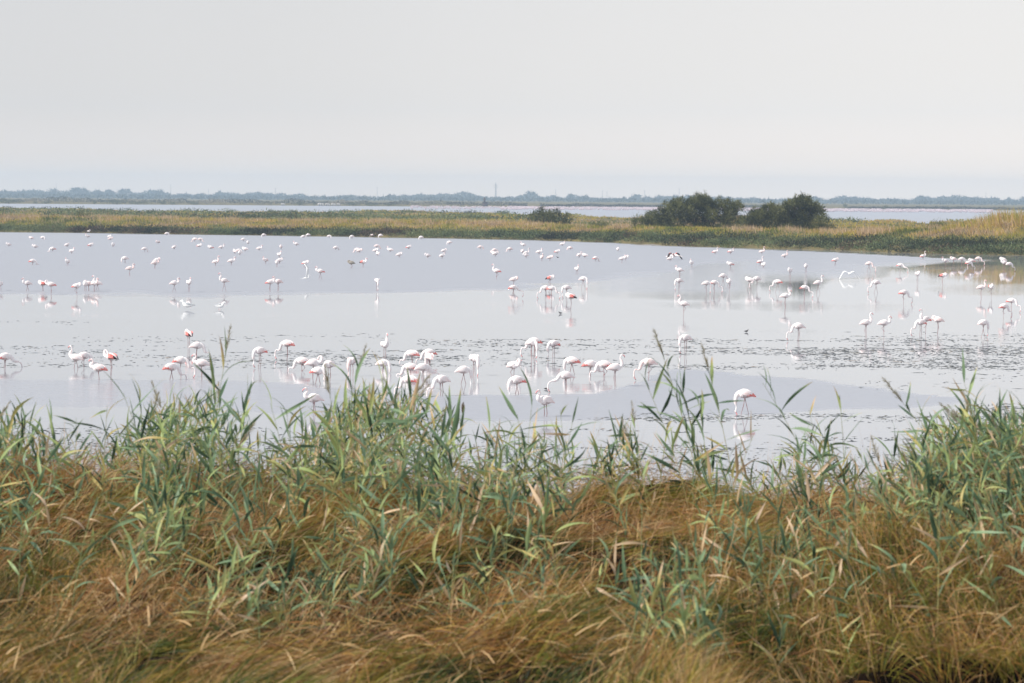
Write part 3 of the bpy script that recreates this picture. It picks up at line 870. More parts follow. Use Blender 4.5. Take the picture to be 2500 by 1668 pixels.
def body_mesh(pose, legs, kind):
    key = ('body', pose, legs, kind)
    if key in bird_cache: return bird_cache[key]
    ctrl = list(BODY)
    nk = NECKS[pose]
    plain = [p for p in nk if len(p) == 2]
    k = 0
    for p in nk:
        if len(p) == 2:
            r = .060 * (1 - k / (len(plain))) + .024 if k < 3 else .027
            ctrl.append((p[0], p[1], 0, r, r)); k += 1
        elif p[2] == 'h': ctrl.append((p[0], p[1], 0, .040, .033))
    hb = [p for p in nk if len(p) == 3 and p[2] == 'b'][0]
    ctrl.append(((p0 := [p for p in nk if len(p) == 3 and p[2] == 'h'][0])[0] * .45 + hb[0] * .55, p0[1] * .45 + hb[1] * .55, 0, .026, .022))
    v, q, t, n = loft(ctrl, 10, 3)
    mi = []
    faces = [list(f) for f in q] + [list(f) for f in t]
    for f in faces:
        p = v[f].mean(0)
        if kind == 'j': mi.append(4); continue
        if p[2] < .73 and p[0] < .16 and p[0] > -.2: mi.append(3)
        else: mi.append(1 if (kind == 'p' and (p[0] > .2)) else 0)
    V_ = [v]; F4 = [f for f in faces if len(f) == 4]; F3 = [f for f in faces if len(f) == 3]; m4 = mi[:len(F4)]; m3 = mi[len(F4):]
    nv = len(v)
    for sd_, (hip, hock, foot) in zip((.05, -.05), LEGS[legs]):
        for ctl in ([(hip[0], hip[1] + .08, sd_, .045, .04), (hip[0], hip[1], sd_, .020, .018), ((hip[0] + hock[0]) / 2, (hip[1] + hock[1]) / 2, sd_, .010, .010), (hock[0], hock[1], sd_, .014, .014),
                     ((foot[0] + hock[0]) / 2, (foot[1] + hock[1]) / 2, sd_, .009, .009), (foot[0], foot[1], sd_, .010, .010), (foot[0] + .02, foot[1] - .012, sd_, .014, .03), (foot[0] + .08, foot[1] - .02, sd_, .006, .045)],):
            lv, lq, lt, ln = loft(ctl, 5, 1)
            V_.append(lv); F4 += [[a + nv for a in f] for f in lq]; F3 += [[a + nv for a in f] for f in lt]
            m4 += [2] * len(lq); m3 += [2] * len(lt); nv += len(lv)
    me = mesh_np('body', np.concatenate(V_), F4, F3, mats=[M_fwhite, M_fpink, M_fleg, M_fbelly, M_juv], midx=m4 + m3, smooth=True)
    bird_cache[key] = me
    return me

def bill_mesh(pose):
    key = ('bill', pose)
    if key in bird_cache: return bird_cache[key]
    nk = [p for p in NECKS[pose] if len(p) == 3]
    h, b1_, b2_, t_ = nk
    c = [((h[0] + b1_[0]) / 2, (h[1] + b1_[1]) / 2, 0, .022, .018), (b1_[0], b1_[1], 0, .022, .016), (b2_[0], b2_[1], 0, .021, .014), (t_[0], t_[1], 0, .006, .006)]
    v, q, t, n = loft(c, 7, 2)
    faces = [list(f) for f in q] + [list(f) for f in t]
    tip = np.array([t_[0], 0, t_[1]])
    mi = [1 if np.linalg.norm(v[f].mean(0) - tip) < .045 else 0 for f in faces]
    F4 = [f for f in faces if len(f) == 4]; F3 = [f for f in faces if len(f) == 3]
    me = mesh_np('bill', v, F4, F3, mats=[M_fbill, M_fdark], midx=mi, smooth=True)
    bird_cache[key] = me
    return me

YAW = {'R': 0, 'L': 180, 'F': -90, 'B': 90, 'RF': -38, 'RB': 38, 'LF': 218, 'LB': 142}
TILE = {'A': (0, 540), 'B': (500, 540), 'C': (1000, 540), 'D': (1500, 580), 'E': (2000, 580),
        'F': (0, 780), 'G': (500, 780), 'H': (1000, 780), 'I': (1500, 780), 'J': (2000, 740)}
POSE_TXT = {'up': 'standing with its neck raised', 'low': 'with its head held low over its chest', 'feed': 'feeding with its neck stretched ahead into the water',
            'down': 'with its neck hanging straight down', 'fold': 'resting with its head on its back', 'preen': 'preening', 'reach': 'reaching far ahead'}
DIR_TXT = {'R': 'facing right', 'L': 'facing left', 'F': 'seen from the front', 'B': 'seen from behind', 'RF': 'facing right and forward', 'RB': 'turned away to the right', 'LF': 'facing left and forward', 'LB': 'turned away to the left'}
COL_TXT = {'w': 'white flamingo', 'p': 'pale pink flamingo', 'c': 'white flamingo with coral wings', 'k': 'flamingo with black and coral wings', 'j': 'grey young flamingo'}

def flamingo(u, v, pose, d, col, sink=None, vbody=None, legs='stand', label=None, size=None):
    Zd = CAM_H * F_PX / (v - yh(u))
    s = size or float(np.interp(v, [560, 620, 690, 760, 850, 900, 1100], [1.2, 1.16, 1.08, 1.02, .97, .95, .98]))
    ppm = F_PX / Zd * s
    if vbody is not None:
        sink = min(.72, max(0.0, .82 - (v - vbody) / ppm))
    p = P(u, v)
    if v < 650 and d == 'F': d = random.choice(['RF', 'LF', 'F', 'B', 'RB'])
    if v < 625: sink = min(.66, sink + .05)
    yaw = YAW[d] + random.uniform(-26, 26)
    root = obj('flamingo', None, loc=(p.x, p.y, -sink * s), rot=(0, 0, R(yaw)), scale=s * random.uniform(.97, 1.03))
    tag(root, label, 'flamingo', None)
    obj('body', body_mesh(pose, legs, col), root)
    obj('wing', wing_mesh(1, col), root); obj('wing', wing_mesh(-1, col), root)
    if not (pose in ('feed', 'down') and sink > .1): obj('bill', bill_mesh(pose), root)
    return root

# (tile, x, y of the waterline, pose, direction, how deep it stands (below 1) or y of the body's middle, colour)
far_birds = '''
A 100 290 fold F .5 w|A 360 208 fold L .55 p|A 492 212 down R .45 w|A 403 308 fold F .55 w|A 605 350 feed L .42 c|A 770 295 fold F .5 w|A 823 372 low F .45 w|A 1008 192 low F .5 w
A 1018 136 fold F .5 w|A 1256 200 fold F .45 w|A 1266 215 fold R .58 p|A 1040 292 fold R .55 c|A 1298 295 fold F .5 w|A 1412 136 down R .45 w|A 1660 355 down R .4 w|A 1765 142 fold L .52 c|A 1812 252 fold F .6 p
A 1915 165 down R .45 w|A 1955 149 fold R .5 c|A 2015 133 fold B .45 w|A 1998 322 fold F .5 w|A 2190 146 feed R .5 p|A 2235 235 feed L .42 p|A 2298 235 feed R .42 p|A 2288 297 fold R .58 c
A 375 500 feed R .45 c|A 775 510 low F .42 w|A 1435 482 down L .33 w|A 1490 632 low R .15 p|A 1780 545 low R .3 p|A 1800 500 fold R .4 w|A 315 805 low L .2 w|A 490 802 fold L .28 k|A 585 838 preen L .12 c
A 880 872 fold R .02 c|A 980 808 fold F .25 c|A 1015 800 fold L .28 p|A 1085 812 low RF .2 p|A 1118 790 up L .3 w|A 2000 818 low R .1 w|A 2170 812 low F .12 w|A 2 795 fold F .3 w
B 68 320 fold L .55 c|B 190 318 low R .52 w|B 443 232 down R .45 w|B 495 262 fold F .55 w|B 343 377 fold F .45 w|B 390 365 feed R .45 c|B 402 390 fold F .5 w|B 463 348 fold L .5 w|B 625 337 low R .5 w|B 678 182 down L .4 w
B 875 322 fold F .48 p|B 1050 280 low L .55 w|B 1132 190 feed L .55 w|B 1187 185 down L .38 w|B 1427 195 down R .45 w|B 1688 205 down L .38 w|B 1920 182 feed L .48 p|B 2018 190 down L .4 w|B 1505 332 feed R .45 w
B 1748 358 feed L .42 p|B 1775 362 fold R .52 p|B 1975 318 feed R .4 p|B 1960 362 fold F .5 w|B 1983 397 fold F .5 w|B 2127 354 low L .52 w|B 2230 417 fold R .5 w|B 2340 318 fold R .52 c|B 855 418 low F .5 w|B 857 487 fold R .5 c
B 828 525 fold F .38 w|B 125 512 up R .45 p|B 305 505 low R .42 w|B 698 492 low F .42 p|B 1155 533 fold R .38 c|B 1680 540 fold L .3 j|B 1818 533 low R .3 k|B 1325 672 low L .12 c|B 222 808 up L .02 w|B 750 808 fold R .12 c
B 840 802 low L .12 p|B 1978 802 down F .02 w
C 133 212 down L .4 w|C 458 272 down L .4 w|C 395 362 fold R .5 w|C 207 424 fold F .5 w|C 373 432 low F .45 w|C 812 322 feed R .48 p|C 975 365 feed R .42 p|C 962 388 fold L .5 p|C 988 408 fold R .48 w|C 1150 348 feed L .42 p
C 1305 292 low L .5 w|C 1295 370 fold F .5 w|C 1340 380 up R .58 w|C 1333 422 fold F .5 w|C 1485 380 low R .5 w|C 1517 457 low F .42 p|C 1610 457 fold R .45 p|C 1693 378 fold R .45 c|C 1752 282 low F .5 w|C 1842 328 feed L .5 p
C 1947 427 low F .45 w|C 2010 427 fold L .5 w|C 2135 462 feed R .45 c|C 998 668 up L .12 c|C 1195 768 fold R .12 p|C 1920 613 low F .32 w|C 1612 758 fold R .1 k|C 1190 890 reach R .0 c|C 1560 892 feed L .02 c|C 1630 895 feed R .02 c
C 1800 885 down L .02 w|C 1850 1010 fold L .0 k|C 1993 778 down R .05 w
D 40 157 fold F .5 w|D 88 292 low F .35 w|D 128 272 fold R .4 w|D 640 270 up R .52 w|D 1155 192 up R .45 c|D 1335 192 low R .45 c|D 1692 192 up R .45 p|D 1953 234 up R .52 p|D 885 342 low F .38 w|D 1330 362 fold L .32 c
D 1672 322 up R .42 c|D 1710 350 fold F .48 w|D 748 462 low L .12 w|D 740 612 down L .0 w|D 1055 645 down R .0 w|D 1248 548 feed R .05 w|D 1312 632 fold F .0 w|D 1145 638 feed R .0 c|D 1548 605 fold L .0 w|D 1632 592 feed L .0 w
D 2013 478 fold F .08 w|D 2197 418 fold F .08 w|D 1872 628 feed L .0 c|D 1960 808 low R .0 w|D 2180 698 feed R .0 c|D 2338 640 up R .0 w|D 795 905 up L .0 w|D 2110 1190 feed L .0 w
E 185 325 fold R .25 c|E 570 400 feed R .0 p|E 930 400 reach R .15 c|E 650 640 feed L .0 w|E 1190 247 up R .5 c|E 1128 525 fold F .03 w|E 1415 548 fold R .0 k|E 1445 348 low L .1 w|E 1540 325 fold L .12 p|E 1635 322 feed R .1 w
E 1715 375 feed R .1 c|E 1750 345 fold L .1 c|E 1825 322 feed R .05 p|E 2110 338 fold L .08 w|E 2122 374 fold L .1 c|E 2180 392 feed R .05 w|E 970 765 feed R .0 c|E 1858 695 up R .0 p|E 1970 695 fold F .0 k|E 2205 862 feed R .0 c
E 2118 935 feed R .0 c|J 535 390 up R .0 w|J 742 395 low R .0 w|J 1162 388 feed L .0 c|J 1215 352 up L .0 c|J 1360 352 fold L .0 p|J 1882 392 down R .0 w'''
entries = []
for line in far_birds.strip().split('\n'):
    for e_ in line.split('|'):
        t_, x_, y_, po, di, sk, co = e_.split()
        tx, ty = TILE[t_]
        entries.append((tx + float(x_) / 4.7, ty + float(y_) / 4.7, po, di, float(sk), co))
def zone(u, v):
    band = ('at the foot of the bank' if v < 583 and u < 1100 else 'in the farthest flock' if v < 622 else 'amid the ripples' if v < 668 else
            'where ripples end' if v < 735 else 'on calm water')
    if v >= 735 and u > 1900: band = 'by the dark weed'
    sect = ('near the left edge' if u < 250 else 'further left' if u < 650 else 'below the ruins' if u < 950 else 'below the hut' if u < 1250 else
            'below the round bush' if u < 1480 else 'below the widest bush' if u < 1810 else 'below the right bush' if u < 2050 else 'at right')
    return sect, band
cells = {}
for i, e_ in enumerate(entries): cells.setdefault(zone(e_[0], e_[1]), []).append(i)
ORD = ['first', 'second', 'third', 'fourth', 'fifth', 'sixth', 'seventh', 'eighth', 'ninth', 'tenth', 'eleventh', 'twelfth', 'thirteenth', 'fourteenth', 'fifteenth', 'sixteenth', 'seventeenth', 'eighteenth', 'nineteenth', 'twentieth']
SHORT = {'up': 'neck raised', 'low': 'head held low', 'feed': 'feeding', 'down': 'neck hanging', 'fold': 'resting', 'preen': 'preening', 'reach': 'neck stretched'}
lab = {}
for cell, ids in cells.items():
    ids.sort(key=lambda k: entries[k][0])
    for j, k in enumerate(ids):
        c = COL_TXT[entries[k][5]].replace('white flamingo with coral wings', 'coral winged flamingo').replace('flamingo with black and coral wings', 'black winged flamingo')
        txt = f'{c} {SHORT[entries[k][2]]} {cell[0]} {cell[1]}'
        if len(ids) > 1: txt += f', {ORD[j]}' if j < len(ids) - 1 else ', rightmost'
        lab[k] = txt
for k, (u, v, po, di, sk, co) in enumerate(entries):
    r = flamingo(u, v, po, di, co, sink=sk, label=lab[k], legs=random.choice(['stand', 'stand', 'one', 'walk']))
    r['group'] = 'flamingos scattered over the far water'

near_birds = [
    ('F', 60, 550, 'reach', 'R', 430, 'c', 'stand', 'coral winged flamingo at the left edge with its curved neck stretched right into the water'),
    ('F', 870, 560, 'up', 'L', 430, 'w', 'walk', 'white flamingo with its neck raised in an S, left group of four'),
    ('F', 965, 555, 'feed', 'R', 410, 'c', 'one', 'coral backed flamingo feeding right, directly behind the tall necked one'),
    ('F', 1130, 692, 'low', 'L', 555, 'c', 'stand', 'flamingo with coral wing tip and head drawn in, lowest of the left group of four'),
    ('F', 1275, 640, 'preen', 'LB', 410, 'k', 'stand', 'preening flamingo showing black and coral wing, right one of the left group'),
    ('F', 2165, 322, 'fold', 'LB', 165, 'k', 'stand', 'flamingo showing black wing feathers at the upper left, standing alone above the group'),
    ('F', 2260, 440, 'feed', 'R', 300, 'w', 'stand', 'white flamingo with a curved neck below the black winged one'),
    ('F', 2075, 665, 'feed', 'R', 460, 'c', 'stand', 'flamingo with a long coral streak on its back, behind the feeding white one'),
    ('F', 1970, 690, 'feed', 'R', 545, 'c', 'walk', 'striding white flamingo with pink tail feeding right, left of the tall reed tuft'),
    ('F', 2310, 650, 'low', 'L', 500, 'w', 'stand', 'white flamingo partly behind the tall reed tuft with its bill pointing left'),
    ('G', 630, 560, 'down', 'LF', 345, 'c', 'stand', 'large white flamingo bending down left with a coral tail, right of the tall reed tuft'),
    ('G', 945, 470, 'feed', 'L', 262, 'c', 'stand', 'flamingo with coral tail feeding left above the others, long thin legs'),
    ('G', 1115, 592, 'feed', 'L', 470, 'c', 'one', 'flamingo with coral wing patch bending left, between the upper one and the trio'),
    ('G', 1245, 640, 'preen', 'R', 500, 'w', 'stand', 'white flamingo with its bill on its breast, top of the trio'),
    ('G', 1300, 740, 'down', 'R', 580, 'c', 'walk', 'striding flamingo with pink wing edge and neck straight down, middle of the trio'),
    ('G', 1425, 700, 'down', 'LF', 510, 'w', 'stand', 'white flamingo with neck curving down left, right one of the trio'),
    ('G', 1685, 650, 'down', 'F', 472, 'p', 'stand', 'pinkish flamingo seen from the front with its head between its legs'),
    ('G', 2048, 610, 'down', 'RF', 492, 'w', 'stand', 'white flamingo with hanging neck below the upright slim one'),
    ('G', 2067, 445, 'up', 'F', 290, 'w', 'stand', 'slim white flamingo standing upright seen from the front'),
    ('G', 1250, 1065, 'low', 'L', 895, 'w', 'stand', 'white flamingo with tucked head just above the reeds below the trio'),
    ('H', 25, 500, 'feed', 'L', 390, 'c', 'stand', 'flamingo with coral tail and coiled neck, upper left of the crowded cluster'),
    ('H', 225, 492, 'feed', 'L', 372, 'c', 'stand', 'coral tailed flamingo at the top of the crowded cluster'),
    ('H', 220, 605, 'down', 'B', 425, 'w', 'stand', 'white flamingo seen from behind in front of the coral tailed one, crowded cluster'),
    ('H', 10, 645, 'feed', 'L', 545, 'c', 'stand', 'flamingo with a small coral tail on the left side of the crowded cluster'),
    ('H', 155, 722, 'reach', 'R', 545, 'w', 'stand', 'white flamingo stretching its neck right in the middle of the crowded cluster'),
    ('H', -5, 862, 'feed', 'L', 690, 'c', 'stand', 'lowest flamingo of the crowded cluster with a bright coral wing'),
    ('H', 365, 875, 'feed', 'LF', 690, 'w', 'stand', 'white flamingo bending down left, just right of the crowded cluster'),
    ('H', 620, 742, 'down', 'R', 572, 'w', 'walk', 'striding white flamingo with its head down right between the two lone ones'),
    ('H', 742, 645, 'down', 'RF', 448, 'w', 'stand', 'white flamingo with a straight hanging neck, upper right of the striding one'),
    ('H', 1190, 645, 'preen', 'RF', 525, 'w', 'one', 'ruffled white flamingo preening above the curved neck pair, picture centre'),
    ('H', 1230, 852, 'down', 'LF', 698, 'c', 'walk', 'white flamingo with pink wing edge bending left just below the ruffled one'),
    ('H', 1430, 445, 'feed', 'L', 222, 'c', 'stand', 'pink winged flamingo feeding left in the weed, upper left of the centre pair'),
    ('H', 1400, 455, 'down', 'RF', 250, 'w', 'stand', 'white flamingo hidden behind the pink winged one in the weed'),
    ('H', 1650, 437, 'down', 'LF', 272, 'c', 'stand', 'flamingo with coral wing feeding in the weed, right one of the centre pair'),
    ('H', 1860, 635, 'down', 'L', 472, 'c', 'walk', 'white flamingo with a coral wing stripe, left one of the row of four'),
    ('H', 2075, 655, 'feed', 'R', 507, 'c', 'stand', 'coral tailed flamingo feeding right, second in the row of four'),
    ('H', 2230, 665, 'feed', 'L', 512, 'c', 'one', 'flamingo with a long coral wing stripe feeding left, third in the row of four'),
    ('I', 8, 768, 'up', 'R', 530, 'w', 'stand', 'white flamingo with raised neck and black tipped bill, right end of the row of four'),
    ('H', 1790, 835, 'reach', 'L', 632, 'w', 'stand', 'white flamingo stretching its long neck far left, below the row of four'),
    ('H', 1555, 1115, 'low', 'LF', 930, 'w', 'stand', 'white flamingo with drawn in neck standing near the tall dark reed blade'),
    ('I', 392, 700, 'feed', 'L', 485, 'p', 'one', 'white flamingo behind the thin reeds right of the row of four'),
    ('I', 812, 400, 'down', 'LF', 165, 'w', 'stand', 'white flamingo with its head down in the weed, far right of the centre pair'),
    ('I', 1495, 1090, 'down', 'L', 850, 'c', 'walk', 'nearest flamingo, striding with long legs between the reeds at right'),
]
for (t_, x_, y_, po, di, vb, co, lg, lb) in near_birds:
    tx, ty = TILE[t_]
    r = flamingo(tx + x_ / 4.7, ty + y_ / 4.7, po, di, co, vbody=ty + vb / 4.7, legs=lg, label=lb)
    r['group'] = 'flamingos wading in the near shallows'

# flying flamingo, the one opening its wings, gulls and the egret
def wing_sheet(name, root_pts, tip_pts, mats_fn, parent, mats, th=.012):
    """root_pts/tip_pts: lists of stations (x, y, z front, x,y,z back)"""
    st = [np.array(p, float) for p in root_pts]
    vs = []; F = []; mi = []
    n = len(st)
    nc = 5
    for s in st:
        for k in range(nc):
            a = k / (nc - 1)
            p = s[:3] * (1 - a) + s[3:] * a
            camber = th * 2 * math.sin(a * math.pi)
            vs.append(p + np.array([0, 0, camber + th * (1 - a)])); 
        for k in range(nc):
            a = k / (nc - 1)
            p = s[:3] * (1 - a) + s[3:] * a
            camber = th * 2 * math.sin(a * math.pi)
            vs.append(p + np.array([0, 0, camber - th * .6 * (1 - a)]))
    for i in range(n - 1):
        o0 = i * nc * 2; o1 = (i + 1) * nc * 2
        for k in range(nc - 1):
            F.append((o0 + k, o0 + k + 1, o1 + k + 1, o1 + k)); mi.append(mats_fn(i / (n - 1), k / (nc - 1)))
            F.append((o0 + nc + k, o1 + nc + k, o1 + nc + k + 1, o0 + nc + k + 1)); mi.append(mats_fn(i / (n - 1), k / (nc - 1)))
        F.append((o0, o1, o1 + nc, o0 + nc)); mi.append(mats_fn(i / (n - 1), 0))
    return obj(name, mesh_np(name, vs, F, mats=mats, midx=mi, smooth=True), parent)

def flyer(name, u, v, Y, yaw, label, cat, size, kind, lift=(.3, -.1), group=None, pitch=0):
    p = PY(u, v, Y)
    r = obj(name, None, loc=p, rot=(0, pitch, R(yaw)), scale=size); tag(r, label, cat, group)
    if kind == 'flamingo':
        c = [(-.85, -.06, 0, .012, .03), (-.55, -.03, 0, .014, .03), (-.30, 0, 0, .03, .05), (-.2, .0, 0, .07, .07), (0, 0, 0, .11, .10), (.18, .0, 0, .09, .08), (.28, -.01, 0, .045, .04), (.5, -.05, 0, .024, .024), (.75, -.09, 0, .024, .024), (.83, -.09, 0, .035, .03), (.90, -.12, 0, .02, .015)]
        body_m = [M_fwhite, M_fleg]
        span, ch = .72, .26
        fn = lambda a, b_: 2 if (a > .34 or b_ > .45) else 1 if b_ > .15 or a < .5 else 0
        mats = [M_fwhite, M_fcoral, M_fdark]
    else:
        c = [(-.26, .0, 0, .008, .035), (-.18, 0, 0, .02, .03), (-.08, 0, 0, .05, .05), (.03, 0, 0, .06, .055), (.12, .01, 0, .045, .04), (.17, .03, 0, .035, .032), (.21, .03, 0, .028, .026), (.27, .02, 0, .006, .006)]
        if kind == 'egret':
            c = [(-.42, -.05, 0, .008, .012), (-.26, -.03, 0, .012, .014), (-.16, 0, 0, .04, .04), (.0, 0, 0, .075, .065), (.12, .02, 0, .05, .045), (.17, .09, 0, .03, .03), (.14, .16, 0, .024, .024), (.17, .21, 0, .03, .026), (.22, .2, 0, .02, .018), (.31, .17, 0, .005, .005)]
        body_m = [M_gull, M_gullgrey]
        span, ch = .56, .15
        fn = lambda a, b_: 1 if (a > .85 or b_ > .8) else 0
        mats = [M_gull, M_gullgrey, M_fdark]
    vv_, q_, t_, n_ = loft(c, 8, 2)
    obj('body', mesh_np('body', vv_, q_, t_, mats=body_m, midx=[0] * (len(q_) + len(t_)), smooth=True), r)
    for sd_ in (1, -1):
        st = []
        for i in range(7):
            a = i / 6
            y = sd_ * (.05 + span * a)
            z = .04 + (lift[0] * math.sin(min(1, a * 2) * math.pi / 2) + lift[1] * max(0, a - .45) * 2) * span
            xf = .10 - .06 * a + .10 * math.sin(a * math.pi) - .22 * max(0, a - .6)
            w_ = ch * (1 - .75 * max(0, a - .3))
            st.append((xf, y, z, xf - w_, y, z - .02))
        wing_sheet('wing', st, None, fn, r, mats)
    return r

flyer('flamingo', 1500 + 690 / 4.7, 580 + 205 / 4.7, 300, 128, 'flying flamingo with a spread black and coral wing low over the water', 'flamingo', 1.75, 'flamingo', (.2, -.75))
flyer('flamingo', 2000 + 1815 / 4.7, 580 + 250 / 4.7, 330, 85, 'pink flamingo lifting both wings low above the crowd at right', 'flamingo', 1.4, 'flamingo', (.12, -.35))
flyer('gull', 2000 + 345 / 4.7, 580 + 415 / 4.7, 230, 95, 'white gull gliding with drooping wings right of centre', 'gull', 1.6, 'gull', (.2, -.75))
flyer('egret', 500 + 1165 / 4.7, 540 + 655 / 4.7, 215, 8, 'white egret flying with wings raised beside the long pink flamingo', 'egret', 1.25, 'egret', (1.1, .5))

gull_me = {}
def gull(u, v, label, mat=M_gull, name='gull', cat='gull', s=1.0, yaw=None, group='small white birds along the far shore'):
    if name not in gull_me:
        vv_, q_, t_, n_ = loft([(-.24, .15, 0, .01, .02), (-.14, .15, 0, .045, .045), (.0, .15, 0, .085, .075), (.1, .17, 0, .065, .06), (.14, .24, 0, .04, .04), (.17, .29, 0, .042, .04), (.2, .29, 0, .03, .028), (.27, .27, 0, .008, .008)], 8, 2)
        gull_me[name] = mesh_np('body', vv_, q_, t_, mat=mat, smooth=True)
        vv_, q_, t_, n_ = loft([(.08, .19, 0, .01, .06), (0, .20, 0, .045, .085), (-.12, .175, 0, .03, .06), (-.28, .15, 0, .008, .012)], 8, 2)
        gull_me[name + 'w'] = mesh_np('wings', vv_, q_, t_, mat=M_gullgrey if mat is M_gull else mat, smooth=True)
        a = [tube([(0.02, sy, .10), (.02, sy, -.02)], [.008, .008], 4) for sy in (-.03, .03)]
        vv_, q_ = jt(a); gull_me[name + 'l'] = mesh_np('legs', vv_, q_, mat=M_fleg)
    p = P(u, v)
    r = obj(name, None, loc=(p.x, p.y, -.02), rot=(0, 0, R(random.choice([10, 170, 200, -20]) if yaw is None else yaw)), scale=s)
    tag(r, label, cat, group)
    obj('body', gull_me[name], r); obj('folded_wings', gull_me[name + 'w'], r)
    return r
for (t_, x_, y_, s_, lb) in [('A', 1432, 139, 2.0, 'tiny white bird at the shore beside the hanging neck flamingo, left part'), ('A', 1812, 143, 2.0, 'tiny white bird at the shore right of the coral flamingo, left part'), ('A', 2226, 149, 2.0, 'tiny white bird at the shore just right of a feeding flamingo, left part'),
                         ('A', 2268, 149, 2.4, 'white gull sitting on the shore before the ruined walls'), ('A', 708, 125, 1.8, 'tiny white speck of a bird at the shore, leftmost'), ('B', 718, 157, 1.8, 'tiny white bird right of the hanging neck flamingo below the walls'),
                         ('B', 785, 160, 2.2, 'white gull lying flat on the shoreline below the walls'), ('B', 1732, 174, 2.4, 'white gull floating near two flamingos at the shore below the hut'), ('C', 1520, 214, 1.6, 'tiny white bird on the dark shore left of the small round bush'),
                         ('D', 333, 50, 2.6, 'white gull perched at the shore left of the sand spit'), ('E', 205, 143, 2.0, 'small pale bird at the dark shore below the right tamarisk'), ('E', 618, 143, 3.2, 'white bird standing in dark water at the shore, left of the upright one'),
                         ('E', 745, 158, 3.4, 'upright white bird in the dark water at the shore'), ('E', 1693, 176, 2.8, 'white bird standing at the shore above the crowd at right'),
                         ('A', 2150, 1012, 2.6, 'pale bird floating on calm water below the left group'), ('B', 178, 1012, 2.2, 'pale bird floating on calm water left of the walls')]:
    tx, ty = TILE[t_]
    gull(tx + x_ / 4.7, ty + y_ / 4.7, lb, s=s_ * .75)
for (t_, x_, y_, s_, lb) in [('C', 1700, 424, .7, 'small dark waterbird below a resting flamingo, small round bush side'), ('C', 1730, 1066, .55, 'dark speck of a waterbird on calm water left of the black winged flamingo'),
                         ('D', 1514, 1088, .55, 'dark waterbird floating left of a small weed fleck'), ('H', 1568, 806, .4, 'tiny dark bird in front of the flamingo reaching left')]:
    tx, ty = TILE[t_]
    gull(tx + x_ / 4.7, ty + y_ / 4.7, lb, M_coot, 'coot', 'waterbird', s_, group='small dark waterbirds')

# the very distant flock behind the bank (nobody could count it)
n = 9000
u = np.concatenate([RNG.uniform(1225, 2420, n - 700), RNG.uniform(1000, 1280, 700)])
Yf = 1755 - RNG.random(n) ** 1.4 * 360
k = fbm(u / 22, Yf / 90, 3, 400) > .36
u, Yf = u[k], Yf[k]; n = len(u)
x = XU(u, Yf)
hh = RNG.uniform(.55, 1.25, n)
ww = RNG.uniform(.25, .5, n)
vs = np.zeros((n, 6, 3))
vs[:, 0] = np.stack([x - ww, Yf, hh * .55], -1); vs[:, 1] = np.stack([x + ww, Yf, hh * .55], -1)
vs[:, 2] = np.stack([x, Yf - .2, hh * .55], -1); vs[:, 3] = np.stack([x, Yf + .2, hh * .55], -1)
vs[:, 4] = np.stack([x, Yf, hh], -1); vs[:, 5] = np.stack([x, Yf, hh * .1], -1)
b0 = (np.arange(n) * 6)[:, None]
tr = np.concatenate([b0 + np.array([f]) for f in [(0, 2, 4), (2, 1, 4), (1, 3, 4), (3, 0, 4), (2, 0, 5), (1, 2, 5), (3, 1, 5), (0, 3, 5)]])
o = obj('distant_flock', mesh_np('distant_flock', vs.reshape(-1, 3), None, tr, mat=M_flock))
tag(o, 'pale band of countless distant flamingos on the second lagoon', 'flock', kind='stuff')

# ------------------------------------------------------------------ the near bank
EDGE = 31.0
def near_h(x, y):
    x = np.asarray(x, float); y = np.asarray(y, float)
    t = x / np.maximum(y, 8.)                      # sideways angle
    base = np.interp(y, [-30, 3, 17, 22, 31, 45, 52], [5.9, 5.9, 3.35, 3.2, 3.3, -.5, -1.2])
    m = (fbm(x / 1.0, y / 1.25, 3, 500) - .5) * 1.15 + (fbm(x / 5, y / 5, 2, 501) - .5) * .5
    on = np.clip((y - 10) / 6, 0, 1) * np.clip((46 - y) / 8, 0, 1)
    rise = np.interp(t, [-.3, -.19, -.12, -.02, .05, .1, .14, .17, .21, .3], [.35, .2, .12, .38, .34, .1, .14, .5, .6, .5]) * np.clip((y - 24) / 5, 0, 1)
    ditch = -1.1 * np.clip((t - .085) / .035, 0, 1) * np.clip((22.0 - y) / 1.0, 0, 1) * np.clip((y - 14) / 3, 0, 1)
    return base + (m + rise) * on + ditch

gx = np.arange(-20, 20.1, .2); gy = np.concatenate([np.arange(-30, 12, 2.), np.arange(12, 53, .2)])
GX, GY = np.meshgrid(gx, gy)
GZ = near_h(GX, GY)
nr, nc = GX.shape
idx = np.arange(nr * nc).reshape(nr, nc)
q = np.stack([idx[:-1, :-1], idx[:-1, 1:], idx[1:, 1:], idx[1:, :-1]], -1).reshape(-1, 4)
o = obj('near_bank', mesh_np('near_bank', np.stack([GX, GY, GZ], -1).reshape(-1, 3), q, mat=M_soil, smooth=True))
tag(o, kind='structure')

def lean_field(x, y):
    """which way the wind and the rain have laid the grass"""
    t = x / y
    lx = np.interp(t, [-.22, -.12, -.04, .04, .08, .14, .22], [.75, .85, .95, 1.15, .2, -.15, -.1])
    lx = lx + (fbm(x / 1.6, y / 1.8, 3, 510) - .5) * 1.9
    ly = (fbm(x / 1.8 + 9, y / 1.7, 3, 511) - .5) * 1.1 + .1
    amt = .55 + 1.0 * fbm(x / 2.2, y / 2.2 + 7, 3, 512)
    amt = amt * np.interp(t, [-.2, 0, .05, .10, .22], [1.1, 1.25, 1.2, .55, .6])
    back = np.clip((y - 26) / 4, 0, 1) * (t > .04)
    amt = amt + back * .9
    lx = lx + back * .9
    return lx * amt, ly * amt

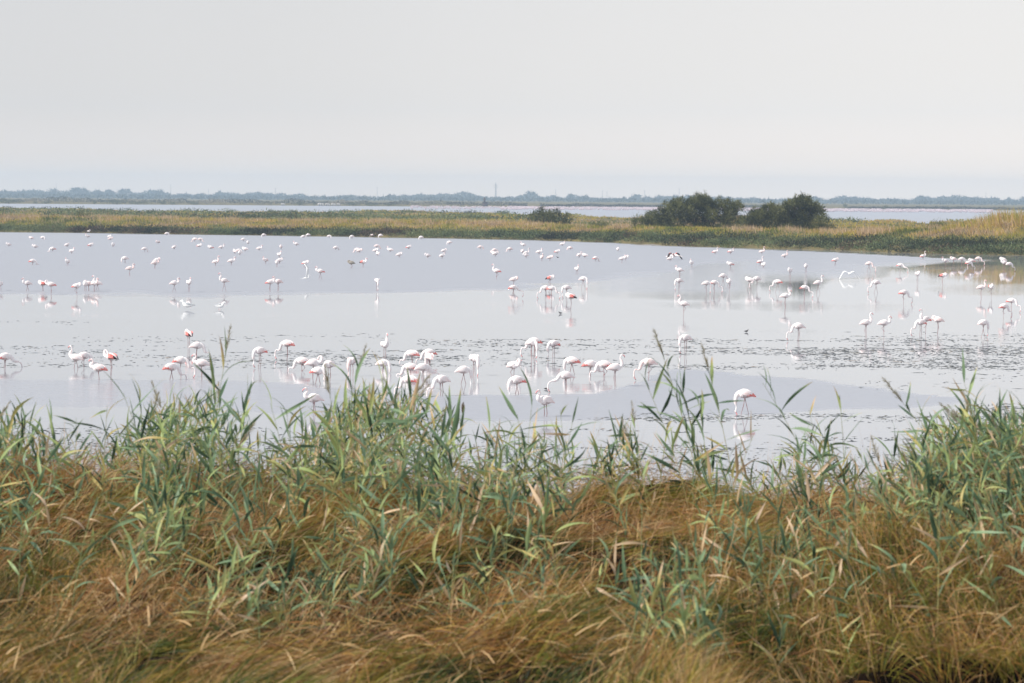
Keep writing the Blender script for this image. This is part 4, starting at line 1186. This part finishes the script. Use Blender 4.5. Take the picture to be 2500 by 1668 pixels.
def grass_tint(x, y, n):
    t = x / y
    cl = fbm(x / .7, y / .9, 3, 530); big = fbm(x / 3.0, y / 2.6, 3, 531)
    tint = .38 + (big - .5) * 1.9 + (cl - .5) * 1.9 + RNG.normal(0, .17, n)
    tint = tint - .04
    straw_mat = np.clip(1 - np.abs(t - .025) / .04, 0, 1) * np.interp(y, [22, 23, 25.5, 27], [0, 1, 1, 0])  # patch of matted straw-yellow grass near the centre
    tint = tint * (1 - straw_mat * .6) + .56 * straw_mat * .6
    tint += .10 * np.interp(y, [14, 21.5, 22.8, 24], [1, 1, .6, 0]) * (t > -.03)
    meadow = np.clip(1 - np.abs(t - .095) / .05, 0, 1) * np.interp(y, [22.2, 23, 25, 26.2], [0, 1, 1, 0])
    tint = tint * (1 - meadow * .75) + .42 * meadow * .75
    tint -= .30 * np.clip((t - .14) / .03, 0, 1) * np.interp(y, [27.5, 29], [0, 1])
    tint += np.interp(y, [27.5, 29, 31], [0, .16, .22]) * (t > .04) * (t < .14)
    tint += .22 * np.exp(-((t + .09) / .035) ** 2) * np.interp(y, [26, 29], [0, 1])
    tint -= .15 * np.exp(-((t - .12) / .06) ** 2) * np.interp(y, [20.5, 23, 26], [.3, 1, 0])
    gp = fbm(x / 1.3 + 40, y / 1.6, 3, 540)
    gp = np.clip((gp - .475) / .06, 0, 1)
    tint = tint * (1 - gp * .8) + (.23 + RNG.normal(0, .10, n)) * gp * .8
    rp = np.clip((fbm(x / .9 + 80, y / 1.2, 3, 541) - .60) / .06, 0, 1)
    tint = tint * (1 - rp * .75) + (.74 + RNG.normal(0, .05, n)) * rp * .75
    straw = RNG.random(n) < .09
    tint = np.where(straw, RNG.uniform(.80, .90, n), tint)
    return np.clip(tint, .0, .93)

def near_grass():
    parts = []
    def field(n, y0, y1, l0, l1, w0, w1, K, mode, half=.235):
        y = RNG.uniform(y0, y1, n)
        x = RNG.uniform(-half, half, n) * y
        z = near_h(x, y)
        t = x / y
        dens = fbm(x / .8, y / 1.0, 3, 520)
        keep = RNG.random(n) < np.clip(.1 + 3.2 * (dens - .36), .04, 1)
        ditch = (t > .08 + .08 * fbm(x * 2, y * 2, 2, 9)) & (y < 21.4 + 1.2 * fbm(x * 1.5, y * 0, 3, 19)) & (RNG.random(n) < .86)
        keep &= ~(ditch & (RNG.random(n) < .93))
        x, y, z = x[keep], y[keep], z[keep]; n = len(x)
        lx, ly = lean_field(x, y)
        tint = grass_tint(x, y, n)
        cl = fbm(x / 1.1, y / 1.3, 3, 535)
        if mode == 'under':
            tint = np.where(RNG.random(n) < .55, RNG.uniform(0, .16, n), RNG.uniform(.94, 1.0, n))  # lower blades coloured dark, as painted shade in the gaps of the sward
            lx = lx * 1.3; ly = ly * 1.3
        d = unit(np.stack([lx + RNG.normal(0, .42, n), ly + RNG.normal(0, .42, n), np.full(n, .95)], -1))
        ln = RNG.uniform(l0, l1, n) * (.55 + .85 * cl)
        dr = np.minimum(RNG.uniform(.05, .6, n), d[:, 2] * .9 + .03)
        parts.append(ribbons(np.stack([x, y, z - .03], -1), d, ln, RNG.uniform(w0, w1, n), dr, tint, K))
    field(76000, 13.0, 32.5, .45, 1.0, .005, .011, 4, 'top')
    field(60000, 13.0, 32.5, .2, .55, .007, .014, 2, 'under')
    field(20000, 31, 42, .5, 1.0, .009, .015, 3, 'top')
    field(30000, 28.5, 34.5, .6, 1.35, .006, .011, 4, 'top')
    v_, q_, t_ = parts[-1]; parts[-1] = (v_, q_, np.clip(t_ * .75 + .2, 0, .9))
    # tussocks: blades that splay from one root, laid over by the wind
    nt_ = 1500; per = 46
    cy = RNG.uniform(15.5, 32.5, nt_); cx = RNG.uniform(-.23, .23, nt_) * cy
    k = ~((cx / cy > .10) & (cy < 21.7)); cx, cy = cx[k], cy[k]; nt_ = len(cx)
    lx, ly = lean_field(cx, cy)
    ttint = grass_tint(cx, cy, nt_)
    hh = RNG.uniform(.55, 1.15, nt_)
    rep_ = np.repeat(np.arange(nt_), per); n = len(rep_)
    off = RNG.normal(0, .09, (n, 2))
    x = cx[rep_] + off[:, 0]; y = cy[rep_] + off[:, 1]; z = near_h(x, y)
    d = unit(np.stack([lx[rep_] * .8 + off[:, 0] * 5 + RNG.normal(0, .12, n), ly[rep_] * .8 + off[:, 1] * 5 + RNG.normal(0, .12, n), np.full(n, 1.)], -1))
    ln = hh[rep_] * RNG.uniform(.5, 1.05, n)
    dr = np.minimum(RNG.uniform(.2, .75, n), d[:, 2] * .9 + .03)
    parts.append(ribbons(np.stack([x, y, z - .03], -1), d, ln, RNG.uniform(.005, .011, n), dr, np.clip(ttint[rep_] + RNG.normal(0, .10, n), 0, .9), 5))
    # matted litter: dead blades lying every way in the sward
    n = 26000
    y = RNG.uniform(20.3, 32.5, n); x = RNG.uniform(-.23, .23, n) * y; z = near_h(x, y) + RNG.uniform(.02, .42, n)
    a = RNG.uniform(0, 2 * np.pi, n)
    d = unit(np.stack([np.cos(a) + .4, np.sin(a), RNG.normal(.25, .4, n)], -1))
    k = ~((x / y > .1) & (y < 21.8)) | (RNG.random(n) < .12); x, y, z, d = x[k], y[k], z[k], d[k]; n = len(x)
    z = np.where((x / y > .1) & (y < 21.8), near_h(x, y) + .04, z)
    lit = np.where(RNG.random(n) < .5, RNG.uniform(.60, .78, n), np.where(RNG.random(n) < .35, RNG.uniform(.84, .9, n), RNG.uniform(.93, .99, n)))
    parts.append(ribbons(np.stack([x, y, z], -1), d, RNG.uniform(.12, .5, n), RNG.uniform(.004, .010, n), RNG.uniform(-.2, .5, n), lit, 3))
    return join(parts)
v, q, t = near_grass()
o = obj('meadow_grass', mesh_np('meadow_grass', v, q, attrs={'tint': t}, mat=M_grass))
tag(o, 'wind laid golden and green grass covering the near bank', 'grass', kind='stuff')

# ---- reeds
def leaf_mesh(seed):
    rs = np.random.RandomState(seed)
    K = 6
    droop = .03 + .75 * rs.rand() ** 1.5; twist = rs.uniform(-1.2, 1.2); sway = rs.uniform(-.12, .12); wk = rs.uniform(.040, .066)
    tip = rs.rand() < .45
    vs = []; tint = []
    dead = seed % 9 == 7
    base_t = rs.uniform(.03, .64)
    if seed % 5 == 3: base_t = rs.uniform(.66, .86)
    if dead: base_t = .95
    for i in range(K + 1):
        a = i / K
        w = (.16 + .84 * min(1, a * 3.4)) * (1 - a ** 1.9) + .004
        w *= wk
        tw = twist * a
        c = np.array([a * (1 - .25 * droop * a), sway * a * a, .22 * a - droop * a * a])
        s = np.array([0, math.cos(tw), math.sin(tw)])
        f = np.array([0, -math.sin(tw), math.cos(tw)]) * .35 * w
        vs += [c - s * w + f, c, c + s * w + f]
        tint += [min(.98, base_t + (.2 * a if seed % 4 == 2 else 0) + (max(0, a - .62) * 1.3 * (1.0 - base_t) * 1.6 if tip else 0) + rs.uniform(-.03, .03))] * 3
    q = []
    for i in range(K):
        for k in range(2):
            q.append((i * 3 + k, i * 3 + k + 1, (i + 1) * 3 + k + 1, (i + 1) * 3 + k))
    return np.array(vs), np.array(q), np.array(tint)
NLEAF = 54
leaf_raw = [leaf_mesh(k) for k in range(NLEAF)]
leaf_me = [mesh_np('leaf', v_, q_, attrs={'tint': t_}, mat=M_reed, smooth=True) for (v_, q_, t_) in leaf_raw]
green = [k for k in range(NLEAF) if k % 9 != 7 and k % 5 != 3]; gold = [k for k in range(NLEAF) if k % 5 == 3 and k % 9 != 7]; dead = [k for k in range(NLEAF) if k % 9 == 7]

def plume_raw(seed):
    rs = np.random.RandomState(seed); parts = []
    n = 60
    a = rs.uniform(0, 1, n)
    b = np.stack([a * .0, a * .0, a * .8], -1)
    d = unit(np.stack([rs.normal(.25, .28, n), rs.normal(0, .28, n), np.full(n, 1.)], -1))
    v_, q_, t_ = ribbons(b, d, .34 * (1.1 - a * .7), np.full(n, .022), rs.uniform(.05, .3, n), rs.uniform(.1, .9, n), 2)
    return v_, q_, t_
plume_me = [mesh_np('plume', *plume_raw(k)[:2], attrs={'tint': plume_raw(k)[2]}, mat=M_plume) for k in range(3)]
def cat_head():
    v_, q_, t_, n_ = loft([(0, 0, 0, .003, .003), (0, .02, 0, .012, .012), (0.005, .07, 0, .022, .022), (0, .12, 0, .014, .014), (.01, .15, 0, .003, .003)], 7, 2)
    return mesh_np('seed_head', v_, q_, t_, mat=M_bark, smooth=True)
cat_me = cat_head()

def stem_path(b, t, bow):
    b = Vector(b); t = Vector(t)
    pts = []
    for i in range(8):
        a = i / 7
        p = b.lerp(t, a)
        # rises steeply first, leans over near the top
        p.x = b.x + (t.x - b.x) * (a ** (1 + bow)); p.y = b.y + (t.y - b.y) * (a ** (1 + bow))
        pts.append(p)
    return pts

def reed_parts(b, t, nl, rs, goldness=.12, deadness=.05, leaf_len=.38, start=.25, tuft=True, wind=-.25):
    """returns stem path and list of (leaf index, matrix)"""
    path = stem_path(b, t, .55)
    H = (Vector(t) - Vector(b)).length
    leaves = []
    az = rs.uniform(0, 6.28)
    for i in range(nl):
        a = start + (1 - start) * (i + .5) / nl
        f = a * 7; k = min(6, int(f)); p = path[k].lerp(path[k + 1], f - k)
        tan = (path[k + 1] - path[k]).normalized()
        az += math.pi + rs.normal(0, .55)
        el = (R(30) + R(40) * max(0, a - .6) / .4) + rs.normal(0, .30)      # angle above the horizon
        if rs.rand() < .22: el = rs.uniform(-.4, .45)
        dx = Vector((math.cos(az) + wind, math.sin(az) * .75, 0)).normalized()
        d = (dx * math.cos(el) + Vector((0, 0, 1)) * math.sin(el) + tan * .25).normalized()
        s = leaf_len * (.75 + .5 * rs.rand()) * (1.0 if a < .9 else .85)
        yv = d.cross(Vector((0, 0, 1)))
        if yv.length < .05: yv = Vector((0, 1, 0))
        yv.normalize(); yv = (Matrix.Rotation(rs.normal(0, .7), 3, d) @ yv)
        zv = d.cross(-yv).normalized(); yv = zv.cross(d)
        M = Matrix(((d.x, yv.x, zv.x), (d.y, yv.y, zv.y), (d.z, yv.z, zv.z))).to_4x4() @ Matrix.Diagonal((s, s * 1.0 * (.38 / max(s, .2)) ** .4, s, 1))
        M.translation = p
        r_ = rs.rand()
        li = rs.choice(dead) if r_ < deadness * (1.6 - a) else rs.choice(gold) if r_ < deadness + goldness * (1.5 - a) else rs.choice(green)
        leaves.append((int(li), M))
    return path, leaves

def make_reed(b, t, nl, seed, label, group, plume=False, cat=False, thick=.0045, **kw):
    rs = np.random.RandomState(seed)
    path, leaves = reed_parts(b, t, nl, rs, **kw)
    root = obj('reed', None, loc=b)
    inv = Vector(b)
    tag(root, label, 'reed', group)
    v_, q_ = tube([p - inv for p in path], [thick * (1.2 - .75 * i / 7) for i in range(8)], 4)
    obj('stem', mesh_np('stem', v_, q_, attrs={'tint': np.linspace(.95, .15, len(v_)) * rs.uniform(.5, 1)}, mat=M_stem, smooth=True), root)
    for li, M in leaves:
        o = bpy.data.objects.new('leaf', leaf_me[li]); COL.objects.link(o); o.parent = root
        M = M.copy(); M.translation = M.translation - inv; o.matrix_local = M
    if plume:
        o = obj('plume', plume_me[seed % 3], root, loc=path[-1] - inv, scale=rs.uniform(.34, .46))
        tan = path[-1] - path[-2]
        o.rotation_euler = tan.to_track_quat('Z', 'Y').to_euler()
    if cat:
        o = obj('seed_head', cat_me, root, loc=path[-1] - inv - Vector((0, 0, .02)))
    return root

def reed_at(u, v, Y, lean, nl, seed, label, group='tall reeds standing out against the water', **kw):
    """reed whose tip reaches the height seen at (u, v) when it stands Y metres away"""
    t = PY(u, v, Y)
    kw.setdefault('leaf_len', .46)
    bx = t.x - lean; by = Y - .1
    b = Vector((bx, by, float(near_h(bx, by)) - .05))
    return make_reed(b, t, nl, seed, label, group, **kw)

NEARR = [
    (552, 862, 29.5, .25, 13, dict(plume=True), 'tallest reed with a pale feathery plume rising left of the picture middle'),
    (520, 915, 29.3, -.15, 12, dict(leaf_len=.46), 'broad leaved reed just left of the tall plume reed'),
    (612, 955, 29.6, .35, 12, dict(), 'leafy reed on the right side of the tall plume reed'),
    (470, 985, 28.5, -.45, 12, dict(leaf_len=.5), 'reed with long blades sweeping up left of the plume reed'),
    (300, 958, 28.3, -.5, 9, dict(leaf_len=.52), 'reed fan with long pointed blades, left part of the water edge'),
    (338, 965, 28.6, -.2, 9, dict(leaf_len=.48), 'second long bladed reed just right of the left fan'),
    (262, 990, 29.2, .05, 9, dict(goldness=.8), 'golden leaved reed left of the long bladed fan'),
    (186, 1020, 29.0, .0, 9, dict(), 'slender reed in the water gap at left'),
    (120, 1035, 28.6, -.25, 9, dict(), 'reed with splayed blades left of the slender one'),
    (30, 1020, 28.0, .35, 10, dict(goldness=.5), 'yellowing reed leaning right at the left edge'),
    (415, 1030, 28.0, .1, 10, dict(goldness=.6, deadness=.2), 'half withered reed between the fan and the plume reed'),
    (660, 985, 29.4, -.3, 9, dict(leaf_len=.5), 'reed with upswept green blades right of the plume clump'),
    (700, 1005, 29.2, -.1, 9, dict(), 'short reed beside the upswept blades'),
    (745, 1010, 29.8, .1, 9, dict(), 'reed in front of the tucked head flamingo'),
    (805, 965, 29.0, -.2, 10, dict(plume=True), 'reed with an open pale plume left of the dark one'),
    (878, 900, 29.2, .35, 11, dict(plume=True, goldness=.4), 'reed with a dark narrow plume leaning right'),
    (945, 935, 29.0, .35, 10, dict(leaf_len=.55), 'reed with one long blade slanting up right'),
    (905, 975, 28.6, .1, 11, dict(goldness=.5), 'yellow leaved reed beside the slanting blade'),
    (1005, 960, 29.0, .15, 11, dict(), 'dense green reed below the crowded cluster'),
    (1045, 975, 29.2, .2, 11, dict(), 'upright reed right of the crowded cluster'),
    (1080, 1000, 28.8, .05, 11, dict(leaf_len=.55), 'dark broad bladed reed near the brown seed head'),
    (1100, 985, 28.7, -.02, 8, dict(leaf_len=.6), 'narrow upright reed directly left of the brown seed head'),
    (1130, 1008, 29.3, .08, 2, dict(cat=True), 'thin stalk topped by a dark brown seed head'),
    (1196, 1040, 29.2, .1, 9, dict(), 'feathery reed in the gap right of the brown seed head'),
    (1262, 1010, 29.2, -.2, 9, dict(leaf_len=.5), 'reed with blades spreading left of the tall dark blade'),
    (1300, 975, 29.0, .12, 8, dict(leaf_len=.62), 'tall dark narrow reed in front of the drawn in neck flamingo'),
    (1368, 1000, 29.2, -.1, 9, dict(goldness=.8), 'yellow bladed reed right of the tall dark one'),
    (1400, 1020, 29.4, .2, 8, dict(), 'thin pale reed behind the yellow one'),
    (1520, 1050, 29.0, .1, 11, dict(leaf_len=.3), 'bushy low reed left of the thin plumed reeds'),
    (1552, 1075, 28.8, -.2, 10, dict(leaf_len=.32), 'second bushy low reed left of the plumed reeds'),
    (1618, 868, 29.4, -.55, 14, dict(plume=True, start=.35), 'slender leaning reed with a thin plume, tip over the weed'),
    (1572, 925, 29.5, -.6, 12, dict(start=.4), 'slender reed parallel to the thin plumed one, left side'),
    (1660, 930, 29.6, -.35, 12, dict(start=.4), 'slender reed parallel to the thin plumed one, right side'),
    (1730, 905, 29.4, -.4, 12, dict(plume=True, start=.4), 'thin reed with a fine tip left of the nearest flamingo'),
    (1705, 975, 29.2, -.2, 10, dict(), 'reed with drooping leaves left of the nearest flamingo'),
    (1862, 935, 29.3, -.85, 13, dict(start=.35), 'long arching reed leaning left, right of the nearest flamingo'),
    (1975, 1000, 29.2, -.25, 10, dict(leaf_len=.34), 'reed with a spray of short blades right of the arching one'),
    (2050, 965, 29.2, -.1, 11, dict(leaf_len=.34), 'upright reed with fine bluish leaves in the right water gap'),
    (2015, 1040, 28.8, .1, 10, dict(), 'low reed between the arching and the bluish ones'),
    (2205, 985, 28.9, -.6, 12, dict(plume=True), 'plumed reed bending left at the foot of the right mound'),
    (2270, 1035, 28.6, .1, 11, dict(), 'reed with dark leaves on the right mound, left slope'),
    (2352, 925, 29.0, -.25, 13, dict(), 'tallest reed of the right mound with a leafy top'),
    (2385, 965, 28.8, .05, 12, dict(deadness=.2), 'reed with dry tips just right of the tallest mound reed'),
    (2430, 1010, 28.5, -.5, 12, dict(leaf_len=.45), 'broad leaning reed near the right edge'),
    (2490, 1000, 28.2, -.4, 12, dict(leaf_len=.42), 'reed leaning in at the right edge'),
    (1840, 1060, 29.3, .4, 5, dict(deadness=.9, start=.5), 'reddish bare stem curving up under the nearest flamingo'),
]
for k, (u, v, Y, lean, nl, kw, lb) in enumerate(NEARR):
    reed_at(u, v, Y, lean, nl, 1000 + k, lb, **kw)

# the rest of the reed bed: stem by stem up to 300, beyond that one mass
DENS = [(-60, 1.2), (60, 1.2), (140, .5), (200, .12), (320, .2), (370, 1.0), (470, 1.9), (600, 1.3), (660, .5), (760, .6), (840, 1.5), (1000, 2.0), (1080, 1.5), (1140, .45), (1230, .4), (1290, .9), (1390, .6), (1450, .3), (1540, 1.0), (1600, .25), (1700, .3), (1800, .12), (1900, .35), (1970, .6), (2060, .5), (2110, .12), (2200, .6), (2280, 1.4), (2400, 1.9), (2560, 1.5)]
TOPV = [(-60, 1040), (60, 1060), (190, 1140), (280, 1120), (340, 1050), (420, 1010), (540, 985), (600, 1030), (690, 1100), (780, 1060), (860, 985), (1000, 985), (1090, 1010), (1180, 1090), (1280, 1060), (1340, 1080), (1450, 1140), (1530, 1080), (1600, 1110), (1700, 1140), (1850, 1150), (2000, 1090), (2120, 1160), (2230, 1090), (2340, 1030), (2460, 1050), (2560, 1030)]
ZONE = [(70, 'at the left edge'), (170, 'beside the left edge clump'), (290, 'in the thin stand left of the long bladed fan'), (400, 'below the long bladed fan'), (500, 'left of the plume reed'), (600, 'under the plume reed'), (720, 'right of the plume reed'),
        (840, 'below the trio of flamingos'), (940, 'below the dark narrow plume'), (1040, 'below the crowded cluster'), (1140, 'around the brown seed head'), (1240, 'right of the brown seed head'), (1340, 'around the tall dark blade'),
        (1460, 'right of the tall dark blade'), (1600, 'in front of the row of four flamingos'), (1720, 'below the thin plumed reeds'), (1850, 'below the nearest flamingo'), (2000, 'under the arching reed'), (2150, 'in the right water gap'), (2260, 'on the left slope of the right mound'), (2380, 'on top of the right mound'), (2700, 'at the right edge')]
ZONE_LOW = [(300, 'in the grass at far left'), (650, 'in the grass below the plume reed'), (1000, 'in the grass left of centre'), (1350, 'in the grass at the centre'), (1700, 'in the grass right of centre'), (2050, 'in the bright meadow at right'), (2300, 'on the right hand slope'), (2700, 'in the grass at far right')]
rs = np.random.RandomState(77)
stuff = []
cand = []
us = np.linspace(-60, 2560, 400); dd = ip(us, DENS); cdf = np.cumsum(dd) / dd.sum()
for k in range(640):
    u = float(np.interp(rs.rand(), cdf, us)); Y = rs.uniform(29.3, 35.5)
    v = float(ip(u, TOPV)) + abs(rs.normal(0, 75)) - 26 + (31 - Y) * 3
    cand.append((Y, u, v))
# low reeds inside the grass of the terrace
for (uc, Yc, su, sY, cnt) in [(470, 28, 75, .9, 60), (400, 26.3, 60, .7, 18), (1080, 27.6, 110, .8, 62), (960, 25.0, 90, .9, 34), (1640, 22.0, 55, .7, 34), (1840, 26.2, 100, 1.0, 48), (2010, 24.6, 60, .8, 16),
                             (2260, 27.6, 120, .9, 85), (2420, 25.2, 80, 1.2, 52), (640, 23.0, 70, .8, 24), (130, 27.6, 80, .8, 26), (1350, 24.0, 80, .8, 14), (720, 26.4, 60, .8, 16), (1300, 27.6, 90, .7, 26), (1250, 25.5, 700, 2.4, 60)]:
    for k in range(int(cnt * .66)):
        Y = float(np.clip(rs.normal(Yc, sY), 21.0, 28.3)); u = rs.normal(uc, su)
        x = XU(u, Y); g = float(near_h(x, Y))
        v = yh(u) + (CAM_H - g - rs.uniform(.55, 1.2)) * F_PX / Y
        cand.append((Y, u, v))
cand.sort()
count = 0
BUD = 300 - len(NEARR)
for k, (Y, u, v) in enumerate(cand):
    x = XU(u, Y); g = float(near_h(x, Y))
    t = PY(u, v, Y)
    if t.z - g < .45: t.z = g + rs.uniform(.45, .9)
    H = t.z - g
    ln = np.interp(u, [0, 900, 1500, 1800, 2500], [.42, .35, .05, -.25, -.4]) * H + rs.normal(0, .22) * H
    b = Vector((t.x - ln, Y - rs.normal(0, .2), 0)); b.z = float(near_h(b.x, b.y)) - .05
    low = Y < 27.4
    nl = int(rs.randint(7, 11)) if low else int(np.clip(H * 6, 8, 14))
    kw = dict(goldness=rs.choice([.08, .1, .25, .7]), deadness=rs.choice([.03, .08, .25]), leaf_len=rs.uniform(.26, .46) if low else rs.uniform(.28, .50), start=.15 if low else .2)
    pl = rs.rand() < .10 and not low
    if count < BUD and (k % 4 == 1 or k % 9 == 2 or pl):
        zs = ZONE if not low else ZONE_LOW
        z = next(s for lim, s in zs if u < lim)
        look = 'plumed' if pl else 'yellow leaved' if kw['goldness'] > .5 else 'half withered' if kw['deadness'] > .2 else 'bright green' if kw['goldness'] > .2 else 'grey green'
        hgt = ('knee high' if H < .85 else 'waist high') if low else ('tall' if H > 1.9 else 'middling' if H > 1.3 else 'short')
        side_ = 'back row' if Y > 31 else 'front row' if low is False else ('near' if Y < 23 else 'middle')
        lb = f'{hgt} {look} reed {z}, {side_}'
        make_reed(b, t, nl, 3000 + k, lb, ('short reeds ' if low else 'tall reeds ') + z, plume=pl, **kw)
        count += 1
    else:
        path, leaves = reed_parts(b, t, nl, np.random.RandomState(3000 + k), **kw)
        v_, q_ = tube(path, [.0045 * (1.2 - .75 * i / 7) for i in range(8)], 4)
        stuff.append((v_, q_, np.full(len(v_), .6)))
        for li, M in leaves:
            a = np.array(M); lv, lq, lt = leaf_raw[li]
            stuff.append((lv @ a[:3, :3].T + a[:3, 3], lq, lt))
v, q, t = join(stuff)
o = obj('reed_bed', mesh_np('reed_bed', v, q, attrs={'tint': t}, mat=M_reed, smooth=True))
tag(o, 'dense remaining reeds filling the edge of the near bank', 'reeds', kind='stuff')

# dry stalks: long straw coloured stems
n = 2600
y = RNG.uniform(21.5, 33, n); x = RNG.uniform(-.23, .23, n) * y; z = near_h(x, y)
tt = x / y
lx = np.interp(tt, [-.2, 0, .06, .12, .2], [.75, .6, .15, -.15, -.35]) + RNG.normal(0, .28, n)
d = unit(np.stack([lx, RNG.normal(0, .25, n), np.ones(n)], -1))
v, q, t = ribbons(np.stack([x, y, z], -1), d, RNG.uniform(.6, 1.45, n), RNG.uniform(.004, .010, n), RNG.uniform(0, .2, n), RNG.uniform(.74, .90, n), 4)
n2 = 700
y = RNG.uniform(19, 32, n2); x = RNG.uniform(-.23, .23, n2) * y; z = near_h(x, y) + RNG.uniform(.1, .55, n2)
d = unit(np.stack([RNG.normal(.4, .6, n2), RNG.normal(0, .4, n2), RNG.uniform(.2, 1.2, n2)], -1))
p2 = ribbons(np.stack([x, y, z], -1), d, RNG.uniform(.15, .38, n2), RNG.uniform(.012, .026, n2), RNG.uniform(0, .5, n2), RNG.uniform(.84, .89, n2), 3)
v, q, t = join([(v, q, t), p2])
o = obj('dry_straw', mesh_np('dry_straw', v, q, attrs={'tint': t}, mat=M_grass))
tag(o, 'pale dry stalks and withered leaves among the grass', 'straw', kind='stuff')

# ------------------------------------------------------------------ haze
v, q = box(-3100, 3100, -40, 5200, -1.6, 50)
hz = obj('haze', mesh_np('haze', v, q))
mh = bpy.data.materials.new('haze'); mh.use_nodes = True
nt = mh.node_tree; nt.nodes.remove(nt.nodes['Principled BSDF'])
pv = N(nt, 'ShaderNodeVolumePrincipled')
pv.inputs['Color'].default_value = (.62, .80, 1.0, 1)
pv.inputs['Density'].default_value = .00018
pv.inputs['Anisotropy'].default_value = .2
nt.links.new(pv.outputs[0], nt.nodes['Material Output'].inputs['Volume'])
hz.data.materials.append(mh)
tag(hz, 'thin pale haze over the lagoon that fades the far trees', 'haze', kind='stuff')
